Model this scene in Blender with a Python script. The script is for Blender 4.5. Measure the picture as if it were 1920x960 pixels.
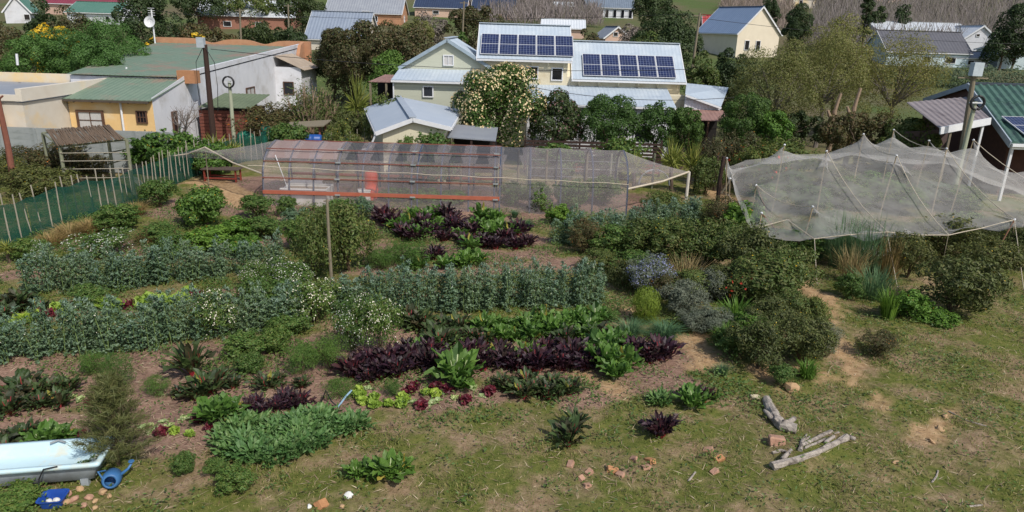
import bpy, bmesh, math, random
import numpy as np
from mathutils import Vector, Matrix
from mathutils.geometry import delaunay_2d_cdt
for o in list(bpy.data.objects): bpy.data.objects.remove(o)
S = bpy.context.scene
C = S.collection
rad = math.radians
# ------------------------------------------------------------------ camera
CAM_H, FPX, PITCH, ROLL = 7.5, 1321.0, rad(18.0), rad(1.7)
Fv = np.array([0, math.cos(PITCH), -math.sin(PITCH)])
_R0 = np.array([1., 0, 0]); _U0 = np.array([0, math.sin(PITCH), math.cos(PITCH)])
Rv = _R0*math.cos(ROLL) + _U0*math.sin(ROLL)
Uv = _U0*math.cos(ROLL) - _R0*math.sin(ROLL)
cd = bpy.data.cameras.new('camera'); cam = bpy.data.objects.new('camera', cd); C.objects.link(cam)
cd.sensor_width = 36; cd.lens = 36*FPX/1920; cd.clip_end = 2000; cd.clip_start = .1
M = Matrix(((Rv[0], Uv[0], -Fv[0], 0), (Rv[1], Uv[1], -Fv[1], 0), (Rv[2], Uv[2], -Fv[2], CAM_H), (0, 0, 0, 1)))
cam.matrix_world = M
S.camera = cam
# ------------------------------------------------------------------ sky and sun
SUN_EL = rad(47); SUN_AZ = Vector((0.62, -0.78))          # where the sun stands, seen from the garden
W = bpy.data.worlds.new('World'); S.world = W; W.use_nodes = True
nt = W.node_tree; nt.nodes.clear()
sky = nt.nodes.new('ShaderNodeTexSky'); sky.sky_type = 'NISHITA'; sky.sun_disc = False
sky.sun_elevation = SUN_EL; sky.sun_rotation = math.atan2(SUN_AZ.x, SUN_AZ.y)
sky.air_density = 1.0; sky.dust_density = 1.6; sky.ozone_density = 1.0
bg = nt.nodes.new('ShaderNodeBackground'); bg.inputs[1].default_value = 0.12
wo = nt.nodes.new('ShaderNodeOutputWorld')
nt.links.new(sky.outputs[0], bg.inputs[0]); nt.links.new(bg.outputs[0], wo.inputs[0])
sd = bpy.data.lights.new('sun', 'SUN'); sun = bpy.data.objects.new('sun', sd); C.objects.link(sun)
sd.energy = 3.6; sd.angle = rad(0.55); sd.color = (1, .955, .88)
sv = Vector((SUN_AZ.x*math.cos(SUN_EL), SUN_AZ.y*math.cos(SUN_EL), math.sin(SUN_EL)))
sun.rotation_euler = sv.to_track_quat('Z', 'Y').to_euler(); sun.location = (30, -30, 60)
S.view_settings.view_transform = 'Standard'; S.view_settings.look = 'None'
S.view_settings.exposure = 0.06; S.view_settings.gamma = 1; S.view_settings.use_curve_mapping = False
S.render.engine = 'CYCLES'
S.cycles.max_bounces = 8; S.cycles.transparent_max_bounces = 24
# ------------------------------------------------------------------ terrain and pixel helpers
MOUNDS = [(5.6, 11.5, .5, .16), (6.3, 11.9, .45, .14), (5.2, 10.9, .4, .1), (7.2, 11.4, .5, .08), (-16.0, 24.6, .9, .22), (-15.6, 26.2, .9, .25)]
def hz(x, y):
    x = np.asarray(x, float); y = np.asarray(y, float)
    s = np.maximum(0, y-52)
    z = .118*s*s/(s+26) + np.maximum(0, y-150)*.04
    g = .02*np.sin(1.3*x+.7*y)+.018*np.sin(2.9*x-1.7*y+1)+.012*np.sin(5.3*x+4.1*y)+.008*np.sin(9.1*y-7.3*x+2)
    z = z + g
    for mx, my, r, h in MOUNDS:
        z = z + h*np.exp(-((x-mx)**2+(y-my)**2)/(r*r))
    return z
def ray(px, py): return Fv+(px-960)/FPX*Rv+(480-py)/FPX*Uv
def Zp(px, py, z):
    d = ray(px, py); t = (z-CAM_H)/d[2]; return Vector((d[0]*t, d[1]*t, z))
def At(px, py, Y):
    d = ray(px, py); t = Y/d[1]; return Vector((d[0]*t, Y, CAM_H+d[2]*t))
def G(px, py):
    d = ray(px, py); t0, t = 5., 5.
    while t < 420:
        if CAM_H+d[2]*t < hz(d[0]*t, d[1]*t): break
        t0 = t; t += .8
    for _ in range(18):
        m = (t0+t)/2
        if CAM_H+d[2]*m < hz(d[0]*m, d[1]*m): t = m
        else: t0 = m
    return Vector((d[0]*t, d[1]*t, float(hz(d[0]*t, d[1]*t))))
def gz(x, y, dz=0): return Vector((x, y, float(hz(x, y))+dz))
def ppm(P): return FPX/(P[1]*Fv[1]+(P[2]-CAM_H)*Fv[2])       # pixels per metre at a point
# ------------------------------------------------------------------ materials
def lin(c): return tuple(((v/255)/12.92 if v/255 <= .04045 else ((v/255+.055)/1.055)**2.4) for v in c[:3])+(1,)
MATS = {}
def newmat(name):
    m = bpy.data.materials.new(name); m.use_nodes = True; m.node_tree.nodes.clear()
    return m, m.node_tree.nodes, m.node_tree.links
def mixc(n, l, fac, a, b, mode='MIX'):
    x = n.new('ShaderNodeMix'); x.data_type = 'RGBA'; x.blend_type = mode
    for i, v in ((0, fac), (6, a), (7, b)):
        if hasattr(v, 'type') and not isinstance(v, (tuple, list)): l.new(v, x.inputs[i])
        else: x.inputs[i].default_value = v
    return x.outputs[2]
def noise(n, l, vec, scale, detail=4, rough=.6):
    t = n.new('ShaderNodeTexNoise'); t.inputs['Scale'].default_value = scale
    t.inputs['Detail'].default_value = detail; t.inputs['Roughness'].default_value = rough
    l.new(vec, t.inputs['Vector']); return t.outputs['Fac']
def ramp(n, l, fac, stops):
    r = n.new('ShaderNodeValToRGB'); e = r.color_ramp.elements
    while len(e) < len(stops): e.new(.5)
    for i, (p, c) in enumerate(stops): e[i].position = p; e[i].color = c
    l.new(fac, r.inputs[0]); return r.outputs[0]
def mat(name, col, col2=None, rough=.7, scale=3.0, metal=0, bump=0, bscale=None, dirt=None, spec=.4, stretch=None, dscale=.7):
    """plain surface: two tones broken by noise, optional dirt/rust blotches and bump"""
    if name in MATS: return MATS[name]
    m, n, l = newmat(name)
    o = n.new('ShaderNodeOutputMaterial'); b = n.new('ShaderNodeBsdfPrincipled')
    tc = n.new('ShaderNodeTexCoord'); vec = tc.outputs['Object']
    if stretch:
        mp = n.new('ShaderNodeMapping'); mp.inputs['Scale'].default_value = stretch; l.new(vec, mp.inputs[0]); vec = mp.outputs[0]
    nf = noise(n, l, vec, scale)
    c2 = lin(col2) if col2 else tuple(v*.78 for v in lin(col)[:3])+(1,)
    c = ramp(n, l, nf, [(.3, lin(col)), (.72, c2)])
    if dirt:
        d = noise(n, l, vec, dscale, 6, .65); dm = ramp(n, l, d, [(.5, (0, 0, 0, 1)), (.68, (1, 1, 1, 1))])
        c = mixc(n, l, dm, c, lin(dirt))
    oi = n.new('ShaderNodeObjectInfo')
    v = ramp(n, l, oi.outputs['Random'], [(0, (.93, .93, .93, 1)), (1, (1.0, 1.0, 1.0, 1))])
    c = mixc(n, l, 1.0, c, v, 'MULTIPLY')
    l.new(c, b.inputs['Base Color']); b.inputs['Roughness'].default_value = rough
    b.inputs['Metallic'].default_value = metal; b.inputs['Specular IOR Level'].default_value = spec
    if bump:
        bp = n.new('ShaderNodeBump'); bp.inputs['Strength'].default_value = bump; bp.inputs['Distance'].default_value = .02
        l.new(noise(n, l, vec, bscale or scale*6), bp.inputs['Height']); l.new(bp.outputs[0], b.inputs['Normal'])
    l.new(b.outputs[0], o.inputs[0]); MATS[name] = m; return m
def leafmat(name, cols, transl=.3, gloss=.025):
    if name in MATS: return MATS[name]
    m, n, l = newmat(name)
    o = n.new('ShaderNodeOutputMaterial'); g = n.new('ShaderNodeNewGeometry'); oi = n.new('ShaderNodeObjectInfo')
    k = len(cols)
    c = ramp(n, l, g.outputs['Random Per Island'], [(i/(k-1), lin(x)) for i, x in enumerate(cols)])
    v = ramp(n, l, oi.outputs['Random'], [(0, (.8, .84, .8, 1)), (.5, (1, 1, 1, 1)), (1, (1.12, 1.04, .92, 1))])
    c = mixc(n, l, 1.0, c, v, 'MULTIPLY')
    d = n.new('ShaderNodeBsdfDiffuse'); t = n.new('ShaderNodeBsdfTranslucent'); gl = n.new('ShaderNodeBsdfGlossy'); gl.inputs['Roughness'].default_value = .55
    l.new(c, d.inputs[0]); l.new(c, t.inputs[0])
    a = n.new('ShaderNodeMixShader'); a.inputs[0].default_value = transl; l.new(d.outputs[0], a.inputs[1]); l.new(t.outputs[0], a.inputs[2])
    b = n.new('ShaderNodeMixShader'); b.inputs[0].default_value = gloss; l.new(a.outputs[0], b.inputs[1]); l.new(gl.outputs[0], b.inputs[2])
    l.new(b.outputs[0], o.inputs[0]); MATS[name] = m; return m
def netmat(name, col, alpha, var=.25, scale=2.5, transl=.45):
    if name in MATS: return MATS[name]
    m, n, l = newmat(name)
    o = n.new('ShaderNodeOutputMaterial'); tc = n.new('ShaderNodeTexCoord')
    f = noise(n, l, tc.outputs['Object'], scale, 5)
    mr = n.new('ShaderNodeMapRange'); mr.inputs[1].default_value = .3; mr.inputs[2].default_value = .7
    mr.inputs[3].default_value = alpha*(1-var); mr.inputs[4].default_value = alpha*(1+var); l.new(f, mr.inputs[0])
    d = n.new('ShaderNodeBsdfDiffuse'); t = n.new('ShaderNodeBsdfTranslucent'); tr = n.new('ShaderNodeBsdfTransparent')
    d.inputs[0].default_value = lin(col); t.inputs[0].default_value = lin(col)
    a = n.new('ShaderNodeMixShader'); a.inputs[0].default_value = transl; l.new(d.outputs[0], a.inputs[1]); l.new(t.outputs[0], a.inputs[2])
    b = n.new('ShaderNodeMixShader'); l.new(mr.outputs[0], b.inputs[0]); l.new(tr.outputs[0], b.inputs[1]); l.new(a.outputs[0], b.inputs[2])
    l.new(b.outputs[0], o.inputs[0]); MATS[name] = m; return m
def solarmat():
    m, n, l = newmat('solar_cells')
    o = n.new('ShaderNodeOutputMaterial'); b = n.new('ShaderNodeBsdfPrincipled'); tc = n.new('ShaderNodeTexCoord')
    br = n.new('ShaderNodeTexBrick'); br.offset = 0; br.inputs['Scale'].default_value = 1
    br.inputs['Color1'].default_value = (.006, .012, .05, 1); br.inputs['Color2'].default_value = (.012, .022, .085, 1)
    br.inputs['Mortar'].default_value = (.22, .25, .33, 1); br.inputs['Mortar Size'].default_value = .008
    br.inputs['Brick Width'].default_value = .185; br.inputs['Row Height'].default_value = .19
    l.new(tc.outputs['Object'], br.inputs[0]); l.new(br.outputs[0], b.inputs['Base Color'])
    b.inputs['Roughness'].default_value = .34; b.inputs['Specular IOR Level'].default_value = .3
    l.new(b.outputs[0], o.inputs[0]); MATS['solar'] = m
solarmat()
# ------------------------------------------------------------------ mesh builder
_b = bmesh.new(); bmesh.ops.create_icosphere(_b, subdivisions=2, radius=1)
ICO_V = np.array([v.co[:] for v in _b.verts]); ICO_F = np.array([[v.index for v in f.verts] for f in _b.faces]); _b.free()
def unit(a): return a/np.maximum(1e-9, np.linalg.norm(a, axis=-1, keepdims=True))
class MB:
    def __init__(s): s.v = []; s.f = []; s.n = 0
    def add(s, V, F, mi=0):
        V = np.asarray(V, float).reshape(-1, 3)
        by = {}
        if isinstance(F, np.ndarray): by[F.shape[1]] = F
        else:
            for f in F: by.setdefault(len(f), []).append(f)
        for k, a in by.items(): s.f.append((np.asarray(a, np.int64)+s.n, mi))
        s.v.append(V); s.n += len(V); return s
    def box(s, c, size, rz=0, mi=0, jit=0, rng=None, M=None):
        x, y, z = np.array(size)/2
        V = np.array([[i, j, k] for i in (-x, x) for j in (-y, y) for k in (-z, z)])
        if jit: V = V+rng.uniform(-jit, jit, V.shape)
        if M is not None: V = V@np.array(M.to_3x3()).T
        elif rz:
            ca, sa = math.cos(rz), math.sin(rz); V = np.c_[V[:, 0]*ca-V[:, 1]*sa, V[:, 0]*sa+V[:, 1]*ca, V[:, 2]]
        return s.add(V+np.array(c), [(0, 1, 3, 2), (4, 6, 7, 5), (0, 4, 5, 1), (2, 3, 7, 6), (0, 2, 6, 4), (1, 5, 7, 3)], mi)
    def bar(s, a, b, w, h, mi=0, up=(0, 0, 1)):
        a = np.array(a, float); b = np.array(b, float); d = unit(b-a); sd_ = np.cross(d, up)
        if np.linalg.norm(sd_) < 1e-4: sd_ = np.array([1., 0, 0])
        sd_ = unit(sd_); u = np.cross(sd_, d)
        V = [p+sd_*w/2*i+u*h/2*j for p in (a, b) for i in (-1, 1) for j in (-1, 1)]
        return s.add(V, [(0, 1, 3, 2), (4, 6, 7, 5), (0, 4, 5, 1), (2, 3, 7, 6), (0, 2, 6, 4), (1, 5, 7, 3)], mi)
    def tube(s, pts, r, n=6, mi=0):
        P = np.array([tuple(p) for p in pts], float); k = len(P)
        r = np.broadcast_to(np.asarray(r, float), (k,))
        T = unit(np.gradient(P, axis=0)) if k > 2 else unit(np.repeat([P[1]-P[0]], 2, 0))
        ref = np.array([0, 0, 1.]) if abs(T[0][2]) < .9 else np.array([1., 0, 0])
        A = unit(np.cross(T, ref)); B = np.cross(T, A); an = np.arange(n)*2*math.pi/n
        V = (P[:, None]+r[:, None, None]*(np.cos(an)[None, :, None]*A[:, None]+np.sin(an)[None, :, None]*B[:, None])).reshape(-1, 3)
        i, j = np.meshgrid(np.arange(k-1), np.arange(n), indexing='ij'); j2 = (j+1) % n
        F = np.stack([i*n+j, i*n+j2, (i+1)*n+j2, (i+1)*n+j], -1).reshape(-1, 4)
        s.add(V, F, mi); b0 = s.n-k*n
        s.f.append((np.array([list(range(n))[::-1]])+b0, mi)); s.f.append((np.array([list(range(n))])+b0+(k-1)*n, mi)); return s
    def slab(s, q, th, mi=0):
        q = np.array([tuple(p) for p in q], float); nn = unit(np.cross(q[1]-q[0], q[-1]-q[0])); k = len(q)
        V = np.r_[q, q-nn*th]
        F = [tuple(range(k)), tuple(range(2*k-1, k-1, -1))]+[(i, i+k, (i+1) % k+k, (i+1) % k) for i in range(k)]
        return s.add(V, F, mi)
    def prism(s, poly, z0, z1, mi=0):
        return s.slab([(x, y, z1) for x, y in poly], z1-z0, mi)
    def corr(s, a, b, c, d, pitch=.3, amp=.02, th=.03, mi=0, rows=1):
        """ribbed sheet: a,b along the eave, d,c along the ridge"""
        a, b, c, d = [np.array(tuple(p), float) for p in (a, b, c, d)]
        nn = unit(np.cross(b-a, d-a)); k = int(min(260, max(4, round(np.linalg.norm(b-a)/pitch*4))))
        t = np.linspace(0, 1, k+1); off = amp*np.array([0, 1, 1, 0])[np.arange(k+1) % 4]
        lo = a+(b-a)*t[:, None]; hi = d+(c-d)*t[:, None]
        L = [lo+(hi-lo)*i/rows for i in range(rows+1)]
        V = np.concatenate([x+nn*off[:, None] for x in L]+[L[0]-nn*th, L[-1]-nn*th]); m = k+1
        F = [(r*m+i, r*m+i+1, (r+1)*m+i+1, (r+1)*m+i) for r in range(rows) for i in range(k)]
        e0 = (rows+1)*m; e1 = e0+m
        F += [(e0+i, e0+i+1, i+1, i) for i in range(k)]+[(rows*m+i, rows*m+i+1, e1+i+1, e1+i) for i in range(k)]
        F += [(e0, e1, e1+k, e0+k), (0, rows*m, e1, e0), (k, e0+k, e1+k, rows*m+k)]
        return s.add(V, F, mi)
    def lathe(s, prof, n=16, c=(0, 0, 0), mi=0, sx=1, sy=1):
        an = np.arange(n)*2*math.pi/n; k = len(prof)
        V = np.concatenate([np.c_[r*np.cos(an)*sx, r*np.sin(an)*sy, np.full(n, z)] for r, z in prof])+np.array(c)
        F = [(i*n+j, i*n+(j+1) % n, (i+1)*n+(j+1) % n, (i+1)*n+j) for i in range(k-1) for j in range(n)]
        return s.add(V, F, mi)
    def rock(s, c, size, rng, mi=0, rough=.18):
        V = ICO_V.copy(); ph = rng.uniform(0, 6, (4, 3)); fr = rng.uniform(1, 2.6, (4, 3))
        d = sum(np.sin((V*fr[i]).sum(1)*1.3+ph[i][0]) for i in range(4))*rough/2
        V = V*(1+d)[:, None]
        for _ in range(7):
            nn = unit(rng.normal(0, 1, 3)); h = rng.uniform(.62, .9); e = V@nn-h; V = V-np.maximum(e, 0)[:, None]*nn
        return s.add(V*np.array(size)/2+np.array(c), ICO_F, mi)
    def leaves(s, P, N, L, Wd, rng, mi=0, up=.0, A=None, fold=.12):
        P = np.asarray(P); k = len(P); N = unit(N+rng.normal(0, .35, (k, 3)))
        if A is None:
            A = rng.normal(0, 1, (k, 3)); A[:, 2] += up
        A = unit(A-N*(A*N).sum(1)[:, None]); Sd = np.cross(N, A)
        L = (np.broadcast_to(L, (k,))*rng.uniform(.7, 1.3, k))[:, None]/2; Wd = (np.broadcast_to(Wd, (k,))*rng.uniform(.75, 1.25, k))[:, None]/2
        V = np.stack([P-A*L, P+Sd*Wd+N*L*fold, P+A*L, P-Sd*Wd+N*L*fold], 1).reshape(-1, 3)
        return s.add(V, np.arange(4*k).reshape(k, 4), mi)
    def blades(s, P, az, h, w, rng, bend=.5, mi=0, lift=None):
        """grass blades: two-segment ribbons"""
        P = np.asarray(P, float); k = len(P); h = np.broadcast_to(h, (k,)); w = np.broadcast_to(w, (k,)); bend = np.broadcast_to(bend, (k,))
        d = np.c_[np.cos(az), np.sin(az), np.zeros(k)]; sd_ = np.c_[-np.sin(az), np.cos(az), np.zeros(k)]
        z = np.array([0, 0, 1.]); b = bend[:, None]; H_ = h[:, None]; w2 = w[:, None]/2
        m = P+z*H_*.6*(1-.3*b)+d*H_*.35*b; t = P+z*H_*(1-.55*b)+d*H_*.95*b
        V = np.stack([P-sd_*w2*.7, P+sd_*w2*.7, m+sd_*w2, m-sd_*w2, t], 1).reshape(-1, 3); i = np.arange(k)*5
        s.add(V, np.stack([i, i+1, i+2, i+3], 1), mi); s.f.append((np.stack([i+3, i+2, i+4], 1)+s.n-5*k, mi)); return s
    def bigleaf(s, base, az, L, Wd, lift, droop, rng, stem=.3, mi=0, ms=1, ruf=.15, sw=.016):
        k = 7; t = np.linspace(0, 1, k); ang = lift-droop*t**1.4
        dr = np.array([math.cos(az), math.sin(az), 0]); up = np.array([0, 0, 1.]); sd_ = np.array([-math.sin(az), math.cos(az), 0])
        st = (np.cos(ang)[:, None]*dr+np.sin(ang)[:, None]*up)*L/(k-1)
        Pc = np.array(base)+np.r_[[[0, 0, 0]], np.cumsum(st, 0)[:-1]]
        nr = -np.sin(ang)[:, None]*dr+np.cos(ang)[:, None]*up
        tb = np.clip((t-stem)/(1-stem), 0, 1); wd = Wd*np.sin(math.pi*np.clip(tb*.82+.12, 0, 1))**.7*(tb > 0)*.5
        wd[-1] *= .45
        i0 = int(np.argmax(tb > 0)); i0 = max(1, i0)
        rf = rng.normal(0, ruf*Wd, (k, 2))
        Lf = Pc+sd_*wd[:, None]+nr*(.25*wd+rf[:, 0])[:, None]; Rt = Pc-sd_*wd[:, None]+nr*(.25*wd+rf[:, 1])[:, None]
        V = np.stack([Lf, Pc, Rt], 1)[i0-1:].reshape(-1, 3); m = k-i0+1
        V[0] = V[2] = V[1]
        F = [(3*i+j, 3*i+j+1, 3*i+j+4, 3*i+j+3) for i in range(1, m-1) for j in (0, 1)]+[(1, 4, 3), (1, 5, 4)]
        s.add(V, F, mi)
        w = sw*(1-.75*t)[:, None]
        e = min(k, i0+3); V = np.stack([Pc+sd_*w+nr*.004, Pc-sd_*w+nr*.004], 1)[:e].reshape(-1, 3)
        s.add(V, [(2*i, 2*i+1, 2*i+3, 2*i+2) for i in range(e-1)], ms)
    def mesh(s, name, mats, smooth=False):
        me = bpy.data.meshes.new(name); V = np.concatenate(s.v); me.vertices.add(len(V)); me.vertices.foreach_set('co', V.ravel())
        lv = np.concatenate([f.ravel() for f, _ in s.f]); tot = np.concatenate([np.full(len(f), f.shape[1]) for f, _ in s.f])
        mi = np.concatenate([np.full(len(f), i) for f, i in s.f])
        me.loops.add(len(lv)); me.loops.foreach_set('vertex_index', lv.astype(np.int32))
        me.polygons.add(len(tot)); me.polygons.foreach_set('loop_start', np.r_[0, np.cumsum(tot)[:-1]].astype(np.int32))
        try: me.polygons.foreach_set('loop_total', tot.astype(np.int32))
        except Exception: pass
        me.polygons.foreach_set('material_index', mi.astype(np.int32))
        me.polygons.foreach_set('use_smooth', np.full(len(tot), bool(smooth)))
        me.update(calc_edges=True); me.validate()
        for m in (mats if isinstance(mats, (list, tuple)) else [mats]): me.materials.append(m)
        return me
    def build(s, name, mats, parent=None, smooth=False, loc=None, rz=0):
        return link(name, s.mesh(name, mats, smooth), parent, loc, rz)
def link(name, me, parent=None, loc=None, rz=0, sc=None):
    o = bpy.data.objects.new(name, me); C.objects.link(o)
    if parent: o.parent = parent
    if loc is not None: o.location = loc
    o.rotation_euler = (0, 0, rz)
    if sc is not None: o.scale = sc if hasattr(sc, '__len__') else (sc, sc, sc)
    return o
def tag(o, label, cat, group=None):
    o['label'] = label; o['category'] = cat
    if group: o['group'] = group
    return o
def thing(name, label, cat, loc=(0, 0, 0), rz=0, group=None):
    return tag(link(name, None, None, loc, rz), label, cat, group)
def struct(o, kind='structure'): o['kind'] = kind; return o
RNG = np.random.default_rng(7)
random.seed(5)
# ================================================================== GROUND
MULCH = [((150, 458), (460, 478), .75), ((0, 520), (120, 505), .6), ((100, 590), (520, 545), .45), ((20, 690), (620, 645), .75), ((0, 740), (620, 715), 1.0),
         ((0, 810), (480, 790), .9), ((480, 790), (700, 752), .7), ((560, 745), (960, 740), .6), ((690, 512), (1110, 492), .75), ((690, 470), (1000, 480), .8), ((720, 430), (1010, 450), .8),
         ((650, 640), (1250, 660), 1.1), ((700, 700), (1240, 700), .6), ((1090, 745), (1290, 720), .45), ((480, 455), (560, 450), .5), ((490, 415), (700, 425), 1.0), ((420, 385), (480, 400), 1.1),
         ((520, 390), (1000, 408), 1.2), ((420, 800), (690, 770), .5), ((300, 400), (350, 380), .9), ((460, 345), (900, 365), 2.0), ((900, 370), (1180, 380), 2.0)]
SAND = [((1556, 560), (1566, 640), .22), ((1566, 640), (1610, 720), .32), ((1200, 585), (1120, 600), .35), ((1290, 640), (1330, 690), .5), ((1745, 815), (1780, 770), .22), ((1500, 690), (1540, 700), .3),
        ((1340, 340), (1360, 380), .6), ((1100, 700), (1180, 740), .3), ((1420, 690), (1460, 730), .3), ((380, 340), (470, 380), .9), ((1600, 700), (1660, 760), .15), ((1500, 530), (1560, 580), .25), ((1690, 880), (1720, 880), .15)]
def segd(X, Y, a, b):
    a = np.array(a[:2]); b = np.array(b[:2]); d = b-a; t = np.clip(((X-a[0])*d[0]+(Y-a[1])*d[1])/(d@d+1e-9), 0, 1)
    return np.hypot(X-a[0]-t*d[0], Y-a[1]-t*d[1])
def wob(X, Y): return .22*np.sin(2.1*X+1.3*Y)+.16*np.sin(4.7*Y-3.1*X+.5)+.12*np.sin(8.3*X+6.1*Y)+.07*np.sin(17*X-13*Y)
_MS = [(G(*a), G(*b), w) for a, b, w in MULCH]; _SS = [(G(*a), G(*b), w) for a, b, w in SAND]
def masks(X, Y):
    m = np.zeros_like(X); s = np.zeros_like(X); w = wob(X, Y)
    for a, b, h in _MS: m = np.maximum(m, np.clip((h+w*.8-segd(X, Y, a, b))/.35+.3, 0, 1))
    for a, b, h in _SS: s = np.maximum(s, np.clip((h+w*.7-segd(X, Y, a, b))/.3+.3, 0, 1))
    return m, s
def axis(a, b, st, lo, hi, g=1.16):
    v = list(np.arange(a, b+1e-6, st)); d = st; x = b
    while x < hi: d *= g; x += d; v.append(x)
    d = st; x = a
    while x > lo: d *= g; x -= d; v.insert(0, x)
    return np.array(v)
gx = axis(-19, 19, .13, -700, 700); gy = axis(8, 33, .13, -250, 900)
X, Y = np.meshgrid(gx, gy, indexing='ij'); Zg = hz(X, Y)
near = (np.abs(X) < 25) & (Y < 40) & (Y > 5)
Zg = Zg+near*(RNG.normal(0, .006, X.shape))
i, j = np.meshgrid(np.arange(len(gx)-1), np.arange(len(gy)-1), indexing='ij'); ny = len(gy)
gm = MB().add(np.stack([X, Y, Zg], -1).reshape(-1, 3), np.stack([i*ny+j, (i+1)*ny+j, (i+1)*ny+j+1, i*ny+j+1], -1).reshape(-1, 4))
def groundmat():
    m, n, l = newmat('ground'); o = n.new('ShaderNodeOutputMaterial'); b = n.new('ShaderNodeBsdfPrincipled')
    at = n.new('ShaderNodeAttribute'); at.attribute_name = 'cover'; sp = n.new('ShaderNodeSeparateColor'); l.new(at.outputs['Color'], sp.inputs[0])
    tc = n.new('ShaderNodeTexCoord'); v = tc.outputs['Object']
    n1 = noise(n, l, v, .8, 8, .68); n2 = noise(n, l, v, 6, 6, .7); n3 = noise(n, l, v, 38, 4, .7); n4 = noise(n, l, v, .06, 4, .6)
    mp = n.new('ShaderNodeMapping'); mp.inputs['Scale'].default_value = (5, 34, 5); mp.inputs['Rotation'].default_value = (0, 0, .35); l.new(v, mp.inputs[0])
    n5 = noise(n, l, mp.outputs[0], 1.6, 5, .7)
    green = ramp(n, l, n2, [(.25, lin((70, 80, 34))), (.5, lin((98, 104, 50))), (.75, lin((128, 120, 70)))])
    dry = ramp(n, l, n2, [(.25, lin((108, 88, 64))), (.5, lin((144, 122, 96))), (.8, lin((178, 156, 130)))])
    g = mixc(n, l, ramp(n, l, n1, [(.45, (0, 0, 0, 1)), (.62, (1, 1, 1, 1))]), green, dry)
    far = mixc(n, l, ramp(n, l, n4, [(.4, (0, 0, 0, 1)), (.6, (1, 1, 1, 1))]), lin((84, 98, 56)), lin((104, 96, 74)))
    g = mixc(n, l, sp.outputs[2], g, far)
    mulch = ramp(n, l, n5, [(.25, lin((98, 74, 64))), (.5, lin((152, 122, 106))), (.7, lin((180, 152, 134))), (.85, lin((208, 186, 164)))])
    soil = ramp(n, l, n2, [(.3, lin((98, 76, 66))), (.7, lin((146, 118, 104)))])
    mulch = mixc(n, l, ramp(n, l, n1, [(.42, (0, 0, 0, 1)), (.58, (.8, .8, .8, 1))]), mulch, soil)
    sand = ramp(n, l, n2, [(.3, lin((148, 116, 82))), (.7, lin((196, 166, 128)))])
    g = mixc(n, l, sp.outputs[0], g, mulch); g = mixc(n, l, sp.outputs[1], g, sand)
    g = mixc(n, l, .55, g, ramp(n, l, n3, [(.3, (.55, .55, .55, 1)), (.6, (1.1, 1.1, 1.1, 1))]), 'MULTIPLY')
    l.new(g, b.inputs['Base Color']); b.inputs['Roughness'].default_value = .95; b.inputs['Specular IOR Level'].default_value = .1
    bp = n.new('ShaderNodeBump'); bp.inputs['Strength'].default_value = .9; bp.inputs['Distance'].default_value = .03
    l.new(mixc(n, l, .5, n3, n5), bp.inputs['Height']); l.new(bp.outputs[0], b.inputs['Normal']); l.new(b.outputs[0], o.inputs[0]); return m
gme = gm.mesh('ground', groundmat(), True)
mk, sk = masks(X, Y); fk = np.clip((Y-36)/20, 0, 1)
ca = gme.color_attributes.new('cover', 'FLOAT_COLOR', 'POINT'); ca.data.foreach_set('color', np.stack([mk, sk, fk, np.ones_like(mk)], -1).ravel())
struct(link('ground', gme))
# grass blades, weeds and straw: nobody could count them
def scatter(n, ylo, yhi, xr, fn, rng):
    y = rng.uniform(ylo, yhi, n); x = rng.uniform(-1, 1, n)*(y*xr+1.5)
    k = fn(x, y) > rng.uniform(0, 1, n); return x[k], y[k]
rg = np.random.default_rng(3)
def gfn(x, y):
    m, s = masks(x, y); c = .5+.5*np.sin(1.9*x+.6*np.sin(1.7*y))*np.sin(2.3*y+.8*np.sin(2.1*x)); c2 = .5+.5*np.sin(5.1*x+3*y)*np.sin(4.3*y-2.7*x)
    return np.clip(1-m*.93, 0, 1)*np.clip(1-s, .05, 1)*np.clip(.12+1.1*c*c2+.25*c, 0, 1)
x, y = scatter(250000, 8, 26, .8, gfn, rg); k = len(x)
gb = MB(); P = np.c_[x, y, hz(x, y)-.01]
hh = rg.uniform(.03, .075, k)*(1+1.1*np.clip(np.sin(1.9*x)*np.sin(2.3*y)+.5*np.sin(4.3*x+1)*np.sin(3.7*y)-.15, 0, 1)); gb.blades(P, rg.uniform(0, 6.28, k), hh, rg.uniform(.007, .014, k), rg, bend=rg.uniform(.2, .95, k))
o = struct(gb.build('grass', leafmat('grass', [(96, 112, 48), (118, 128, 62), (84, 106, 44), (150, 142, 86), (104, 126, 52), (186, 168, 122)], .3, .02)), 'stuff')
tag(o, 'patchy short grass growing over the open ground round the beds', 'grass')
def sfn(x, y): m, s = masks(x, y); return np.clip(.22+.8*m, 0, 1)
x, y = scatter(85000, 8, 30, .72, sfn, rg); k = len(x); P = np.c_[x, y, hz(x, y)+rg.uniform(.008, .03, k)]
sb = MB(); an = rg.normal(.35, .9, k); A = np.c_[np.cos(an), np.sin(an), rg.normal(0, .12, k)]
sb.leaves(P, np.tile([0, 0, 1.], (k, 1)), .2, .011, rg, A=A, fold=.0)
o = struct(sb.build('straw_mulch', leafmat('straw', [(140, 114, 96), (184, 158, 130), (206, 186, 158), (116, 92, 76), (166, 138, 116)], .1, .02)), 'stuff')
tag(o, 'pale straw and wood chip mulch strewn over the vegetable beds', 'mulch')
def wfn(x, y):
    m, s = masks(x, y); c = .5+.5*np.sin(.9*x+1.1*y)*np.sin(1.3*y-.7*x+1); c2 = .5+.5*np.sin(2.7*x-1.9*y)*np.sin(3.1*y+1.1*x)
    return np.clip((c*c*.8*np.clip((y-11)/4, .12, 1)+.35*c2**4)*(1-s)*np.clip(1.15-m, .6, 1), 0, 1)
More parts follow.
